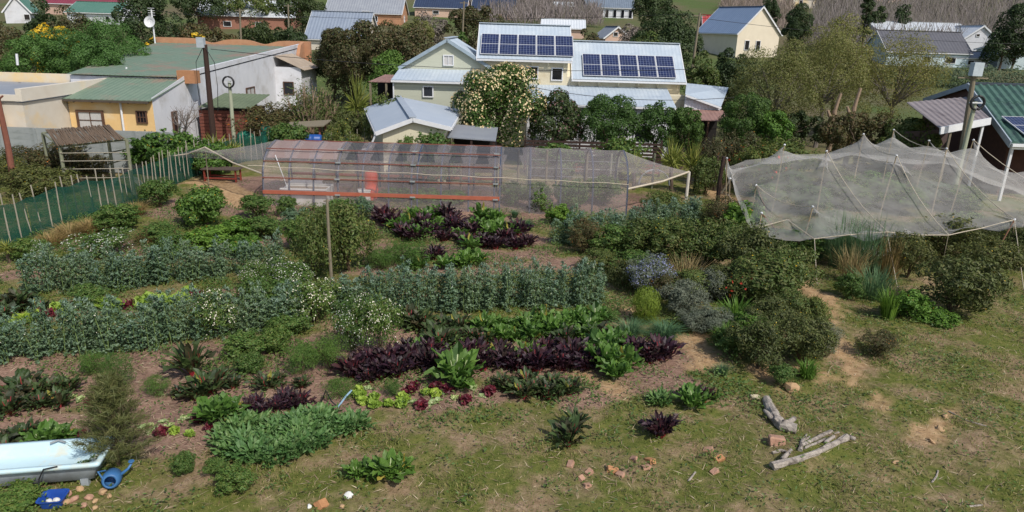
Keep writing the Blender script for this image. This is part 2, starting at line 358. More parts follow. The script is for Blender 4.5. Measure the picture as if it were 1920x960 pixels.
x, y = scatter(210000, 8, 34, .72, wfn, rg); k = len(x); P = np.c_[x, y, hz(x, y)+rg.uniform(.0, .14, k)]
wb = MB().leaves(P, np.tile([0, -.2, 1.], (k, 1)), .075, .036, rg)
o = struct(wb.build('weeds', leafmat('weeds', [(76, 100, 44), (94, 120, 54), (62, 86, 38), (118, 130, 66), (104, 108, 56)], .3, .03)), 'stuff')
tag(o, 'low green weeds and ground cover spread between the beds', 'weeds')

def cfn(x, y):
    c = .5+.5*np.sin(1.7*x+.9*np.sin(1.3*y))*np.sin(1.9*y+.7*np.sin(2.3*x)+.6); m, s = masks(x, y)
    return np.clip((c-.4)*2.2, 0, 1)*(1-s)*(x < 5.5)*(y > 12.2)*np.clip((y-12)/3, .3, 1)*np.clip(1.1-.35*m, 0, 1)
x, y = scatter(170000, 12, 29, .72, cfn, rg); k = len(x); hgt = .06+.26*np.clip(cfn(x, y), 0, 1); P = np.c_[x, y, hz(x, y)+rg.uniform(0, 1, k)*hgt]
o = struct(MB().leaves(P, np.tile([0, -.3, .9], (k, 1))+rg.normal(0, .4, (k, 3)), .085, .04, rg).build('ground_cover', leafmat('cover', [(72, 98, 42), (92, 120, 54), (60, 84, 38), (110, 130, 66), (86, 104, 50)], .3)), 'stuff')
tag(o, 'uneven green leafy ground cover filling the paths between the crop rows', 'ground cover')
# ================================================================== BUILDING PARTS
def lm(*a, **k): return mat(*a, **k)
M_CREAM = mat('cream_plaster', (220, 210, 184), (210, 200, 172), .85, 1.2, dirt=(198, 182, 150))
M_SAGE = mat('sage_boards', (190, 192, 174), (180, 182, 164), .8, 6, stretch=(.3, .3, 6))
M_YELLOW = mat('yellow_plaster', (232, 196, 138), (222, 184, 126), .85, 1.0, dirt=(226, 204, 166))
M_WHITE = mat('white_plaster', (214, 214, 218), (202, 203, 208), .85, 1.1, dirt=(188, 186, 186))
M_OFFW = mat('stained_white_plaster', (216, 208, 194), (206, 196, 180), .85, 1.2, dirt=(226, 196, 140), dscale=.35)
M_ORANGE = mat('orange_plaster', (186, 140, 108), (174, 126, 94), .85, 2, dirt=(160, 118, 92))
M_BLUEROOF = mat('pale_blue_roof_sheet', (178, 189, 199), (168, 180, 192), .45, .8, spec=.5, dirt=(188, 197, 204))
M_GREYROOF = mat('grey_roof_sheet', (148, 152, 158), (136, 140, 148), .5, .8)
M_DKROOF = mat('dark_grey_roof', (96, 96, 102), (86, 86, 92), .6, 1.5)
M_NAVY = mat('navy_roof', (52, 64, 88), (46, 56, 78), .5, 1)
M_GREENROOF = mat('weathered_green_roof', (104, 124, 106), (118, 134, 116), .7, 1.4, dirt=(146, 116, 102), dscale=.28)
M_TEALROOF = mat('green_roof_tile', (66, 96, 84), (82, 112, 98), .55, 2.5, dirt=(54, 70, 70), dscale=1.4)
M_RED = mat('red_roof', (164, 62, 62), (150, 54, 56), .6, 1)
M_TRIM = mat('white_trim', (222, 222, 222), (210, 211, 214), .6, 4)
M_GLASS = mat('window_glass', (22, 24, 30), (34, 36, 42), .08, 2, spec=.6)
M_CURTAIN = mat('net_curtain', (196, 194, 192), (170, 168, 166), .9, 12, stretch=(8, 8, .4))
M_BROWN = mat('brown_frame', (98, 70, 54), (84, 60, 46), .7, 6)
M_CONC = mat('grey_concrete', (154, 158, 156), (142, 147, 146), .9, 2, bump=.2, dirt=(128, 134, 130), dscale=1.2)
M_WOODG = mat('weathered_timber', (138, 128, 108), (112, 102, 86), .9, 5, bump=.3, stretch=(6, 6, .6))
M_DARKWOOD = mat('dark_creosoted_timber', (62, 44, 36), (48, 34, 30), .85, 6, stretch=(6, 6, .5))
M_GALV = mat('galvanised_metal', (150, 154, 156), (136, 140, 142), .5, 3)
M_BRICK = mat('brick_red', (132, 84, 68), (116, 72, 58), .9, 6)
M_RUST = mat('rust_red_sheet', (150, 118, 110), (134, 104, 96), .7, 2)
M_CREAMBOARD = mat('cream_boards', (222, 213, 186), (206, 197, 168), .8, 5, stretch=(9, 9, .4))
M_PAINTSHADE = mat('painted_shade_interior', (38, 34, 32), (30, 28, 28), .9, 2)  # near-black colour standing in for shade under the veranda, porch and lean-to
M_BLACK = mat('black_rubber', (26, 26, 28), (34, 34, 36), .6, 4)
def window(parent, O, ux, nrm, w, h, frame=None, pane=None, bars=(0, 0), sill=False, fw=.07, name='window'):
    """O: lower left corner on the wall in the parent's space"""
    O = np.array(O, float); ux = unit(np.array(ux, float)); nrm = unit(np.array(nrm, float)); up = np.array([0, 0, 1.])
    m = MB(); t = .09
    for a, b in ((O, O+up*h), (O+ux*w, O+ux*w+up*h)): m.bar(a+nrm*t/2-up*fw/2, b+nrm*t/2+up*fw/2, t, fw, up=tuple(ux))
    for z in (0, h): m.bar(O+up*z+nrm*t/2+ux*fw/2, O+up*z+ux*(w-fw/2)+nrm*t/2, t-.004, fw-.004)
    f = m.build(name, frame or M_TRIM, parent)
    g = MB().slab([O+nrm*.03, O+ux*w+nrm*.03, O+ux*w+up*h+nrm*.03, O+up*h+nrm*.03], .02); g.build('pane', pane or M_GLASS, f)
    for i in range(1, bars[0]+1): MB().bar(O+ux*w*i/(bars[0]+1)+nrm*.05, O+ux*w*i/(bars[0]+1)+up*h+nrm*.05, .035, .035, up=tuple(ux)).build('glazing_bar', frame or M_TRIM, f)
    for i in range(1, bars[1]+1): MB().bar(O+up*h*i/(bars[1]+1)+nrm*.052, O+ux*w+up*h*i/(bars[1]+1)+nrm*.052, .03, .035).build('glazing_bar', frame or M_TRIM, f)
    if sill: MB().bar(O-ux*.08+nrm*.07-up*.06, O+ux*(w+.08)+nrm*.07-up*.06, .14, .06).build('sill', M_TRIM, f)
    return f
def roof_sheets(parent, sheets, m, pitch=.3, amp=.025, trim=M_TRIM, ridge=None, rows=1, gutters=(), barges=()):
    mb = MB()
    for q in sheets: mb.corr(*q, pitch=pitch, amp=amp, rows=rows)
    r = mb.build('roof', m, parent)
    if ridge: 
        a, b = [np.array(tuple(p)) for p in ridge]; MB().bar(a+[0, 0, .035], b+[0, 0, .035], .36, .05).build('ridge_cap', m, r)
    for a, b in gutters: MB().bar(np.array(tuple(a))+[0, 0, -.09], np.array(tuple(b))+[0, 0, -.09], .11, .11).build('gutter', trim, r)
    for a, b in barges: MB().bar(np.array(tuple(a))+[0, 0, -.1], np.array(tuple(b))+[0, 0, -.1], .05, .2).build('bargeboard', trim, r)
    return r
def gable_house(name, label, P, rz, w, d, hw, hr, ax, wm, rm, over=.3, pitch=.45, wins=(), chim=None, trim=M_TRIM, grp=None, cat='house', base=1.5, skirt=None):
    """P front left ground corner, w along local x, d along local y, ridge along ax"""
    t = thing(name, label, cat, P, rz, grp); m = MB()
    b = -base
    if ax == 'x':
        pf = [(0, b), (d, b), (d, hw), (d/2, hw+hr), (0, hw)]
        m.slab([(w, y, z) for y, z in pf], w)
    else:
        pf = [(0, b), (w, b), (w, hw), (w/2, hw+hr), (0, hw)]
        m.slab([(x, 0, z) for x, z in pf], d)
    m.build('wall', wm, t)
    e = over; up = .06
    if ax == 'x':
        s = hr/(d/2); z0 = hw-e*s+up; zr = hw+hr+up
        sh = [((-e, -e, z0), (w+e, -e, z0), (w+e, d/2, zr), (-e, d/2, zr)), ((w+e, d+e, z0), (-e, d+e, z0), (-e, d/2, zr), (w+e, d/2, zr))]
        rd = ((-e, d/2, zr), (w+e, d/2, zr)); gt = [((-e, -e-.05, z0), (w+e, -e-.05, z0))]
        bg_ = [((x, y, z0), (x, d/2, zr)) for x in (-e+.02, w+e-.02) for y in (-e, d+e)]
    else:
        s = hr/(w/2); z0 = hw-e*s+up; zr = hw+hr+up
        sh = [((-e, d+e, z0), (-e, -e, z0), (w/2, -e, zr), (w/2, d+e, zr)), ((w+e, -e, z0), (w+e, d+e, z0), (w/2, d+e, zr), (w/2, -e, zr))]
        rd = ((w/2, -e, zr), (w/2, d+e, zr)); gt = [((w+e+.05, -e, z0), (w+e+.05, d+e, z0)), ((-e-.05, -e, z0), (-e-.05, d+e, z0))]
        bg_ = [((x, y, z0), (w/2, y, zr)) for y in (-e+.02, d+e-.02) for x in (-e, w+e)]
    r = roof_sheets(t, sh, rm, pitch, .03, trim, rd, gutters=gt, barges=bg_)
    for side, u, z, ww, hh in wins:
        if side == 'f': window(t, (u, -.002, z), (1, 0, 0), (0, -1, 0), ww, hh)
        elif side == 'r': window(t, (w+.002, u, z), (0, 1, 0), (1, 0, 0), ww, hh)
        elif side == 'l': window(t, (-.002, u+ww, z), (0, -1, 0), (-1, 0, 0), ww, hh)
    if chim:
        x, y, h = chim; zc = hw+hr*.7
        c = MB().box((x, y, zc+h/2-.3), (.8, .6, h+.6)).build('chimney', wm, r); MB().box((x, y, zc+h+.05), (.95, .75, .1)).build('chimney_cap', trim, r)
    return t
def solar(roof, O, ux, uy, w=1.1, h=2.1):
    """panel on a roof slope: O lower left corner, ux along the eave, uy up the slope"""
    ux = Vector(ux).normalized(); uy = Vector(uy).normalized(); n = ux.cross(uy)
    M4 = Matrix((ux, uy, n)).transposed().to_4x4(); M4.translation = Vector(O)+n*.12
    key = ('pan', w, h)
    if key not in MATS:
        MATS[key] = MB().box((w/2, h/2, 0), (w, h, .035)).mesh('solar_panel', MATS['solar'])
        f = MB()
        for x in (0.012, w-.012): f.box((x, h/2, .004), (.03, h+.01, .05))
        for y_ in (0.012, h-.012, h/2): f.box((w/2, y_, .002), (w-.05, .026, .046))
        MATS[key+(1,)] = f.mesh('panel_frame', M_TRIM)
    p = link('solar_panel', MATS[key], roof); p.matrix_local = M4
    # frame lies in the same sub-part: joined below as a sibling sub-part
    q = link('panel_frame', MATS[key+(1,)], roof); q.matrix_local = M4
    return p

# ------------------------------------------------------------------ solar house
EY = 46.5; RYY = 49.6
xl, xm, xr = At(893, 105, EY).x, At(1073, 118, EY).x, At(1287, 157, EY).x
ze1 = (At(893, 105, EY).z+At(1072, 118, EY).z)/2; zr1 = (At(905, 43, RYY).z+At(1088, 50, RYY).z)/2
ze2 = (At(1072, 145, EY).z+At(1287, 157, EY).z)/2; zr2 = (At(1088, 75, RYY).z+At(1287, 85, RYY).z)/2
sh = thing('solar_house', 'two storey cream house with pale blue sheet roofs and ten solar panels', 'house', (0, 0, 0))
WY = EY+.35
m = MB(); m.slab([(xm-.25, y, z) for y, z in ((WY, -1), (2*RYY-WY, -1), (2*RYY-WY, ze1-.05), (RYY, zr1-.12), (WY, ze1+.1))], xm-.25-xl-.3); m.build('wall', M_CREAM, sh)
m = MB(); m.slab([(xr-.3, y, z) for y, z in ((WY+.02, -1), (2*RYY-WY-.02, -1), (2*RYY-WY-.02, ze2-.05), (RYY, zr2-.12), (WY+.02, ze2+.1))], xr-.3-xm+.25); m.build('wall', M_CREAM, sh)
for (a, b, ze, zr) in ((xl, xm, ze1, zr1), (xm+.02, xr, ze2, zr2)):
    BY = 2*RYY-EY
    r = roof_sheets(sh, [((a, EY, ze), (b, EY, ze), (b, RYY, zr), (a, RYY, zr)), ((b, BY, ze), (a, BY, ze), (a, RYY, zr), (b, RYY, zr))], M_BLUEROOF, .25, .008, M_TRIM, ((a, RYY, zr), (b, RYY, zr)),
                    gutters=[((a, EY-.06, ze), (b, EY-.06, ze))], barges=[((a+.02, EY, ze), (a+.02, RYY, zr)), ((b-.02, EY, ze), (b-.02, RYY, zr))])
    uy = Vector((0, RYY-EY, zr-ze)); L = uy.length; uyn = uy.normalized()
    n5 = 5; pw = 1.17
    x0 = At(900, 105, EY).x+.0 if a == xl else At(1094, 145, EY).x
    for i in range(n5): solar(r, Vector((x0+i*(pw+.03), EY, ze))+uyn*(.28 if a == xl else .22), (1, 0, 0), uyn, pw, 2.15)
    for i in range(6):
        xx = a+.5+i*(b-a-1)/5; MB().bar((xx, WY-.01, ze-.45), (xx, EY+.05, ze-.1), .05, .06).build('roof_bracket', M_CREAM, sh)
for (x0, y0, x1, y1) in ((989, 125, 1009, 147), (1034, 128, 1055, 150)):
    a, b = At(x0, y1, WY), At(x1, y0, WY); window(sh, (a.x, WY-.002, a.z), (1, 0, 0), (0, -1, 0), b.x-a.x, b.z-a.z)
# wash of lower roofs in front
la, lb = At(985, 160, WY), At(1250, 172, WY); lc = At(1220, 200, 43.6)
q = [(la.x, 43.6, lc.z), (lb.x, 43.6, lc.z), (lb.x, WY-.01, 4.0), (la.x, WY-.01, 4.0)]
r = roof_sheets(sh, [q], M_BLUEROOF, .25, .008, gutters=[((la.x, 43.55, lc.z), (lb.x, 43.55, lc.z))])
MB().box(((la.x+lb.x)/2, (43.9+WY)/2-.02, (lc.z-.12)/2-.3), (lb.x-la.x-.3, WY-43.9-.06, lc.z-.1+.4)).build('wall', M_WHITE, sh)
for k in range(3): window(sh, (la.x+2+k*2.4, 43.9, .9), (1, 0, 0), (0, -1, 0), 1.0, 1.1)
MB().box((xr-.75, WY-.6, 1.6), (1.1, 1.15, 4.1)).build('wall', M_CREAM, sh)
# annex on the right
qa = [At(1285, 176, 44.3), At(1352, 200, 44.3), At(1366, 164, 48.5), At(1287, 156, 48.5)]
roof_sheets(sh, [tuple(qa)], M_BLUEROOF, .25, .008, gutters=[(qa[0]+Vector((0, -.05, 0)), qa[1]+Vector((0, -.05, 0)))])
m = MB(); a, b = At(1282, 208, 44.5), At(1350, 207, 44.5)
m.corr((a.x, 44.5, 2.6), (b.x, 44.5, 2.6), (b.x, 44.5, qa[1].z-.12), (a.x, 44.5, qa[0].z-.12), .22, .02); m.build('annex_cladding', M_WHITE, sh)
m = MB().corr((a.x, 42.6, 2.55), (b.x+.2, 42.6, 2.5), (b.x+.2, 44.45, 2.95), (a.x, 44.45, 2.95), .25, .015); m.build('canopy', M_RUST, sh)
MB().box(((a.x+b.x)/2, 46.4, 1.2), (b.x-a.x-.1, 3.6, 2.6)).build('veranda_shade_block', M_PAINTSHADE, sh)  # solid box, its dark colour painted as the shade deep in the veranda
for u in (.02, .5, .98): MB().box((a.x+(b.x-a.x)*u, 42.7, 1.2), (.09, .09, 2.6)).build('veranda_post', M_BROWN, sh)
# ------------------------------------------------------------------ sage cabin
cb = thing('sage_cabin', 'pale sage boarded house with steep front gable and lean-to roof', 'house')
GY = 46.9; LY = 44.4
ap = At(838, 72, GY-.3); el = At(747, 125, GY-.3); sl = (ap.z-el.z)/(ap.x-el.x); er = Vector((2*ap.x-el.x, el.y, el.z))
x0, x1 = el.x+.35, er.x-.35; zt = el.z-.06
m = MB(); m.slab([(x0, GY, -1), (x1, GY, -1), (x1, GY, zt+.15), (ap.x, GY, ap.z-.1), (x0, GY, zt+.15)], 6); m.build('wall', M_SAGE, cb)
roof_sheets(cb, [((el.x, GY+6.2, el.z), (el.x, GY-.3, el.z), (ap.x, GY-.3, ap.z), (ap.x, GY+6.2, ap.z)), ((er.x, GY-.3, er.z), (er.x, GY+6.2, er.z), (ap.x, GY+6.2, ap.z), (ap.x, GY-.3, ap.z))],
            M_BLUEROOF, .25, .008, mat('blue_grey_trim', (158, 174, 186), None, .5, 3), ((ap.x, GY-.3, ap.z), (ap.x, GY+6.2, ap.z)), barges=[(el+Vector((0, .02, 0)), ap+Vector((0, .02, 0))), (er+Vector((0, .02, 0)), ap+Vector((0, .02, 0)))])
a, b = At(733, 147, LY), At(889, 156, LY); zl = (a.z+b.z)/2; c = At(758, 127, GY); zc = (At(758, 127, GY).z+At(891, 133, GY).z)/2
roof_sheets(cb, [((a.x, LY, zl), (b.x, LY, zl), (b.x, GY-.02, zc), (c.x-.3, GY-.02, zc))], M_BLUEROOF, .25, .008, gutters=[((a.x, LY-.05, zl), (b.x, LY-.05, zl))])
MB().box(((a.x+.15+b.x)/2, (LY+.25+GY)/2-.02, (zl-.05)/2-.5), (b.x-a.x-.15, GY-LY-.27, zl+.85)).build('wall', M_SAGE, cb)
wa, wb_ = At(832, 122, GY), At(850, 104, GY); window(cb, (wa.x, GY-.002, wa.z), (1, 0, 0), (0, -1, 0), wb_.x-wa.x, wb_.z-wa.z, pane=M_CURTAIN, bars=(1, 0))
wa, wb_ = At(794, 181, LY+.25), At(812, 162, LY+.25); window(cb, (wa.x, LY+.228, wa.z), (1, 0, 0), (0, -1, 0), wb_.x-wa.x, wb_.z-wa.z)
MB().tube([(b.x-.08, LY+.15, zl-.1), (b.x-.08, LY+.15, .2)], .05).build('downpipe', M_TRIM, cb)
MB().tube([(a.x+.12, LY+.12, zl-.1), (a.x+.12, LY+.12, .2)], .05).build('downpipe', M_TRIM, cb)
ds = At(865, 185, LY+.1)
dd = thing('satellite_dish', 'dark satellite dish on a bracket on the sage wall', 'dish', ds)
MB().lathe([(.02, 0), (.2, .03), (.36, .1), (.45, .17), (.44, .18), (.34, .11), (.18, .045)], 18).build('reflector', mat('dish', (52, 52, 54), None, .6, 4), dd).rotation_euler = (1.2, 0, -.4)
MB().tube([(0, .0, 0), (0, .15, -.1), (.0, .15, -.6)], .03).build('bracket', M_GALV, dd)
MB().tube([(0, -.03, 0), (-.12, -.5, .12)], .015).build('arm', M_GALV, dd)
# side porch of the cabin
pc = thing('porch_roof', 'rusty flat porch roof on posts beside the sage house', 'porch', (0, 0, 0))
a, b = At(693, 152, 46), At(733, 150, 46)
MB().corr((a.x, 45.6, a.z), (b.x, 45.6, a.z), (b.x, 48.6, a.z+.25), (a.x+.5, 48.6, a.z+.25), .25, .02).build('roof', M_RUST, pc)
for xx in (a.x+.1, b.x-.25): MB().box((xx, 45.7, a.z/2-.1), (.12, .12, a.z)).build('post', M_WOODG, pc)
MB().box(((a.x+b.x)/2, 48.4, a.z/2), (b.x-a.x-.1, .1, a.z)).build('back_wall', M_PAINTSHADE, pc)  # back wall darkened by colour as porch shade
# ------------------------------------------------------------------ cream shed
sd_ = thing('cream_shed', 'low cream boarded shed with shallow blue-grey gable roof', 'shed')
FY, BY = 34.2, 42.9
fa, ba = Zp(774, 221, 3.2), Zp(748, 184, 3.3); fa = At(774, 221, FY); ba = At(746, 181, BY)
fl, fr = At(704, 247, FY), At(846, 238, FY); bl, br_ = At(684, 202, BY), At(866, 205, BY)
roof_sheets(sd_, [(bl, fl, fa, ba), (fr, br_, ba, fa)], mat('shed_roof', (168, 176, 186), (158, 168, 180), .5, .9), .25, .012, M_TRIM, (fa, ba), gutters=[(fl, bl), (fr, br_)], barges=[(fl, fa), (fr, fa)])
m = MB(); yy = FY+.25; fl2, fr2 = fl+Vector((.3, .25, 0)), fr+Vector((-.3, .25, 0))
pf = np.array([(fl2.x, yy, -.3), (fr2.x, yy, -.3), (fr2.x, yy, fr.z-.02), (fa.x, yy, fa.z-.12), (fl2.x, yy, fl.z-.02)])
def _bk(f, b_): return np.array(tuple(f))*.06+np.array(tuple(b_))*.94
bl2, br2, ba2 = _bk(fl, bl)+[.4, 0, 0], _bk(fr, br_)-[.4, 0, 0], _bk(fa, ba); pb = np.array([(bl2[0], bl2[1], -.3), (br2[0], br2[1], -.3), (br2[0], br2[1], br2[2]-.06), (ba2[0], ba2[1], ba2[2]-.14), (bl2[0], bl2[1], bl2[2]-.06)])
m.add(np.r_[pf, pb], [(0, 1, 2, 3, 4), (9, 8, 7, 6, 5)]+[(i, i+5, (i+1) % 5+5, (i+1) % 5) for i in range(5)]); m.build('wall', M_CREAMBOARD, sd_)
nb = 8
for i in range(nb): MB().bar((fl2.x+.02, yy-.02, .1+i*.24), (fr2.x-.02, yy-.02, .1+i*.24), .04, .22).build('plank', M_CREAMBOARD, sd_)
window(sd_, (fl2.x+1.35, yy-.045, 1.15), (1, 0, 0), (0, -1, 0), .55, .75)
MB().tube([fl+Vector((0, .1, -.1)), fl+Vector((-.3, .1, -.8)), fl+Vector((-.9, .1, -1.0))], .05).build('downpipe', M_TRIM, sd_)
lt = thing('lean_to', 'dark open timber lean-to against the side of the cream shed', 'lean-to', (0, 0, 0))
lx = fr.x-.25
MB().slab([(lx, 34.6, 2.3), (lx+2.4, 34.6, 2.2), (lx+2.4, 38.5, 2.3), (lx, 38.5, 2.4)], .06).build('roof', M_GREYROOF, lt)
for k in range(3): MB().box((lx+.1+k*1.1, 34.7, 1.1), (.1, .1, 2.2)).build('post', M_DARKWOOD, lt)
MB().box((lx+1.2, 38, 1.05), (2.3, .08, 2.1)).build('back_wall', M_PAINTSHADE, lt)  # shade inside the lean-to put into the wall colour
for k in range(5): MB().box((lx+1.2, 34.78, .3+k*.3), (2.2, .03, .13)).build('slat', M_DARKWOOD, lt)
# ------------------------------------------------------------------ green-roofed house on the left
lh = thing('green_roof_house', 'long yellow and white house under a weathered green sheet roof', 'house')
y0 = 39.6; xa, xb = -24.9, -20.2
ze = At(210, 187, y0-.3).z; ym = 44.0; zm = At(280, 147, ym).z; yb = 68.0; zb = At(440, 78, yb).z-.3
m = MB(); m.slab([(xb, y, z) for y, z in ((y0, -1), (ym, -1), (ym, zm-.1), (y0, ze-.02))], xb-xa); m.build('wall', M_YELLOW, lh)
m = MB().slab([(xb+.003, y0+.02, -1), (xb+.003, ym, -1), (xb+.003, ym, zm+.25), (xb+.003, y0+.02, ze+.12)], .03); m.build('side_wall', M_WHITE, lh)
roof_sheets(lh, [((xa-.05, y0-.4, ze), (xb+.1, y0-.4, ze), (xb+.02, ym, zm), (xa-.05, ym, zm))], M_GREENROOF, .3, .02, mat('dark_trim', (84, 74, 64), None, .8, 4), gutters=[((xa, y0-.42, ze), (xb, y0-.42, ze))])
m = MB(); x2 = -33.6; x2f = -27.3
m.slab([(xb+.02, y, z) for y, z in ((ym+.02, -1), (yb, -1), (yb, zb-.1), (ym+.02, zm+.05))], xb-x2f); m.build('wall', M_WHITE, lh)
r = roof_sheets(lh, [((x2f, ym-.2, zm+.16), (xb+.02, ym-.2, zm+.16), (xb+.02, yb, zb), (x2, yb, zb))], M_GREENROOF, .35, .02)
MB().bar((xb-.02, ym, zm+.3), (xb-.02, yb, zb+.14), .2, .3).build('parapet', M_WHITE, lh)
# stepped white side wing with lean roof
MB().box((xb+1.1, 62.6, 1.8), (2.2, 4.6, 4.0)).build('wing', M_WHITE, lh)
MB().corr((xb+2.6, 60.1, 3.6), (xb+2.6, 65.1, 3.6), (xb+.1, 65.1, 4.7), (xb+.1, 60.1, 4.7), .3, .02).build('wing_roof', mat('tan_sheet', (172, 156, 138), None, .7, 1), lh)
window(lh, (xb+.05, 53.5, .7), (0, 1, 0), (1, 0, 0), 1.6, 1.9, M_BROWN, M_CURTAIN, (1, 0), name='door')
window(lh, (xb+.7, 60.3-.002, 1.6), (1, 0, 0), (0, -1, 0), .8, 1.0, M_BROWN, M_GLASS)
# curved orange parapet at the back
m = MB(); pts = []
for i in range(41):
    u = i/40; h = .5-.36*math.exp(-((u-.36)/.07)**2)-.36*math.exp(-((u-.7)/.07)**2); pts.append((x2+(xb+.9-x2)*u, h))
for (a, ha), (b, hb) in zip(pts[:-1], pts[1:]): m.slab([(a, yb+.05, -1), (b, yb+.05, -1), (b, yb+.05, zb+hb), (a, yb+.05, zb+ha)], .35)
m.build('parapet', M_ORANGE, lh)
MB().slab([(xb+.06, yb-3.4, -1), (xb+.06, yb, -1), (xb+.06, yb, zb+.45), (xb+.06, yb-1.0, zb+.2), (xb+.06, yb-2.4, zb-1.6)], -.3).build('end_wall', M_ORANGE, lh)
wa, wb_ = At(150, 241, y0), At(192, 209, y0)
window(lh, (wa.x, y0-.002, wa.z), (1, 0, 0), (0, -1, 0), wb_.x-wa.x, wb_.z-wa.z, M_BROWN, M_CURTAIN, (1, 1), fw=.12)
wa, wb_ = At(259, 230, y0), At(274, 209, y0)
window(lh, (wa.x, y0-.002, wa.z), (1, 0, 0), (0, -1, 0), wb_.x-wa.x, wb_.z-wa.z, M_BROWN, M_GLASS, (2, 1))
window(lh, (xb+.036, 41.6, 1.0), (0, 1, 0), (1, 0, 0), .5, 1.2, M_BROWN, M_GLASS)
MB().tube([At(225, 190, y0-.12), At(233, 250, y0-.12)], .06).build('downpipe', M_TRIM, lh)
cp = At(351, 146, ym-.1)
MB().box((cp.x, ym+.1, cp.z+.05), (1.15, .6, .75)).build('chimney', mat('terracotta', (176, 128, 92), (160, 112, 80), .9, 5), lh)
for px_, py_ in ((237, 132),): MB().tube([At(px_, py_, 47), At(px_, py_-6, 47)], .06).build('vent_pipe', M_TRIM, lh)
for k in range(5): MB().bar((xa+.5+k*1.0, y0-.3, ze-.16), (xa+.5+k*1.0, y0+.02, ze-.12), .06, .08).build('rafter_end', M_BROWN, lh)
# ------------------------------------------------------------------ flat roofed white building
fb = thing('flat_roof_building', 'white and yellow stained building with a flat grey roof and parapets', 'building')
xw = -24.95; FH = 3.55
MB().box((-33.5, 40.4, FH/2-.6), (2*(33.5+xw), 8.8, FH+.4)).build('wall', M_OFFW, fb)
MB().box((-33.5, 40.4, FH-.36), (16.0, 8.2, .05)).build('roof', M_GREYROOF, fb).location.z = .2
for c_, s_ in (((-33.5, 44.75, FH+.1), (17.1, .25, .6)), ((xw-.02, 40.35, FH), (.3, 9.0, .62)), ((-33.5, 35.97, FH-.15), (17.1, .25, .3))): MB().box(c_, s_).build('parapet', M_OFFW, fb)
MB().slab([(-41, 34.85, 2.75), (xw-.9, 34.85, 2.75), (xw-.9, 35.8, 3.2), (-41, 35.8, 3.2)], .06).build('lower_roof', M_DKROOF, fb)
MB().box((-33.5, 34.82, 2.63), (15.3, .12, .22)).build('fascia', M_TRIM, fb)
MB().box((-33.5, 35.45, .8), (15.2, .9, 3.6)).build('front_wall', M_YELLOW, fb)
MB().tube([At(33, 122, 43), At(31, 101, 43)], .07).build('vent_pipe', M_TRIM, fb)
# ------------------------------------------------------------------ green tiled house on the right
rh = thing('green_tile_house', 'brick house with mossy green corrugated roof and white bargeboard', 'house')
E = At(1897, 268, 34); Rg = At(1816, 158, 41); B = At(1733, 186, 46); ex = Vector((13, 0, 0))
m = MB()
nsh = 3
r = None
for k in range(nsh):
    t0, t1 = k/nsh-.02*(k > 0), (k+1)/nsh; o_ = Vector((0, 0, .02*k))
    a, b = E.lerp(Rg, t0)+o_, E.lerp(Rg, t1)+o_
    m.corr(a, a+ex, b+ex, b, .42, .085)
m.corr(B+ex, B, Rg, Rg+ex, .42, .085)
r = m.build('roof', M_TEALROOF, rh)
MB().bar(Rg+Vector((0, 0, .06)), Rg+ex+Vector((0, 0, .06)), .4, .12).build('ridge_cap', mat('ridge_tiles', (60, 68, 78), None, .6, 4), r)
M_BARGE = mat('pale_blue_trim', (168, 180, 190), None, .6, 3)
MB().bar(E+Vector((-.05, 0, -.08)), Rg+Vector((-.05, 0, -.08)), .06, .32).build('bargeboard', M_BARGE, r)
MB().bar(B+Vector((-.05, 0, -.08)), Rg+Vector((-.05, 0, -.08)), .06, .28).build('bargeboard', M_BARGE, r)
MB().bar(E+Vector((0, -.06, -.1)), E+ex+Vector((0, -.06, -.1)), .12, .14).build('gutter', M_TRIM, r)
gi = Vector((.45, 0, -.16))
m = MB().slab([tuple(p) for p in (Vector((E.x+1.3, E.y+1.6, -.5)), Vector((E.x+1.3, E.y+1.6, E.z+.25)), Rg+gi, B+gi, Vector((B.x+.4, B.y, -.5)))], -.3); m.build('gable_wall', mat('dark_brick', (92, 62, 54), (76, 52, 46), .9, 5, bump=.4), rh)
MB().box((E.x+7.5, E.y+2.2, 1.1), (12, .3, 3.3)).build('front_wall', MATS['dark_brick'], rh)
for k in range(4): MB().box((E.x+.25+k*2.4, E.y+.25, E.z/2-.2), (.12, .12, E.z)).build('veranda_post', M_TRIM if k % 2 == 0 else M_WOODG, rh)
MB().bar(Vector((E.x+.2, E.y+.25, E.z-.25)), Vector((E.x+10, E.y+.25, E.z-.25)), .1, .18).build('veranda_beam', M_TRIM, rh)
uy = (Rg-E).normalized(); ux_ = Vector((1, 0, 0)); nn = ux_.cross(uy)
po = At(1911, 258, 34.6); po = E+Vector((.75, 0, 0))+uy*.55
uyp = (uy-ux_*uy.dot(ux_)).normalized()
for k in range(2): solar(r, po+Vector((k*1.2, 0, .06)), ux_, uyp, 1.1, 2.1)
cpt = thing('carport', 'carport with translucent grey corrugated roof and white fascia beam', 'carport')
c0, c1, c2, c3 = At(1762, 240, 34.5), At(1856, 222, 35.5), At(1812, 182, 40.5), At(1700, 192, 40.5)
m = MB(); m.corr(c0, c1, c2, c3, .3, .025); m.build('roof', mat('fibreglass_sheet', (150, 140, 138), (132, 122, 122), .6, 2.5, stretch=(6, .6, 1), dirt=(112, 102, 102)), cpt)
MB().bar(c0+Vector((0, -.08, -.12)), c1+Vector((0, -.08, -.12)), .08, .34).build('fascia', M_TRIM, cpt)
for t_ in (.25, .9): 
    p = c0.lerp(c1, t_); MB().box((p.x, p.y+.05, (p.z-.2)/2-.1), (.1, .1, p.z-.1)).build('post', M_TRIM if t_ > .5 else M_WOODG, cpt)
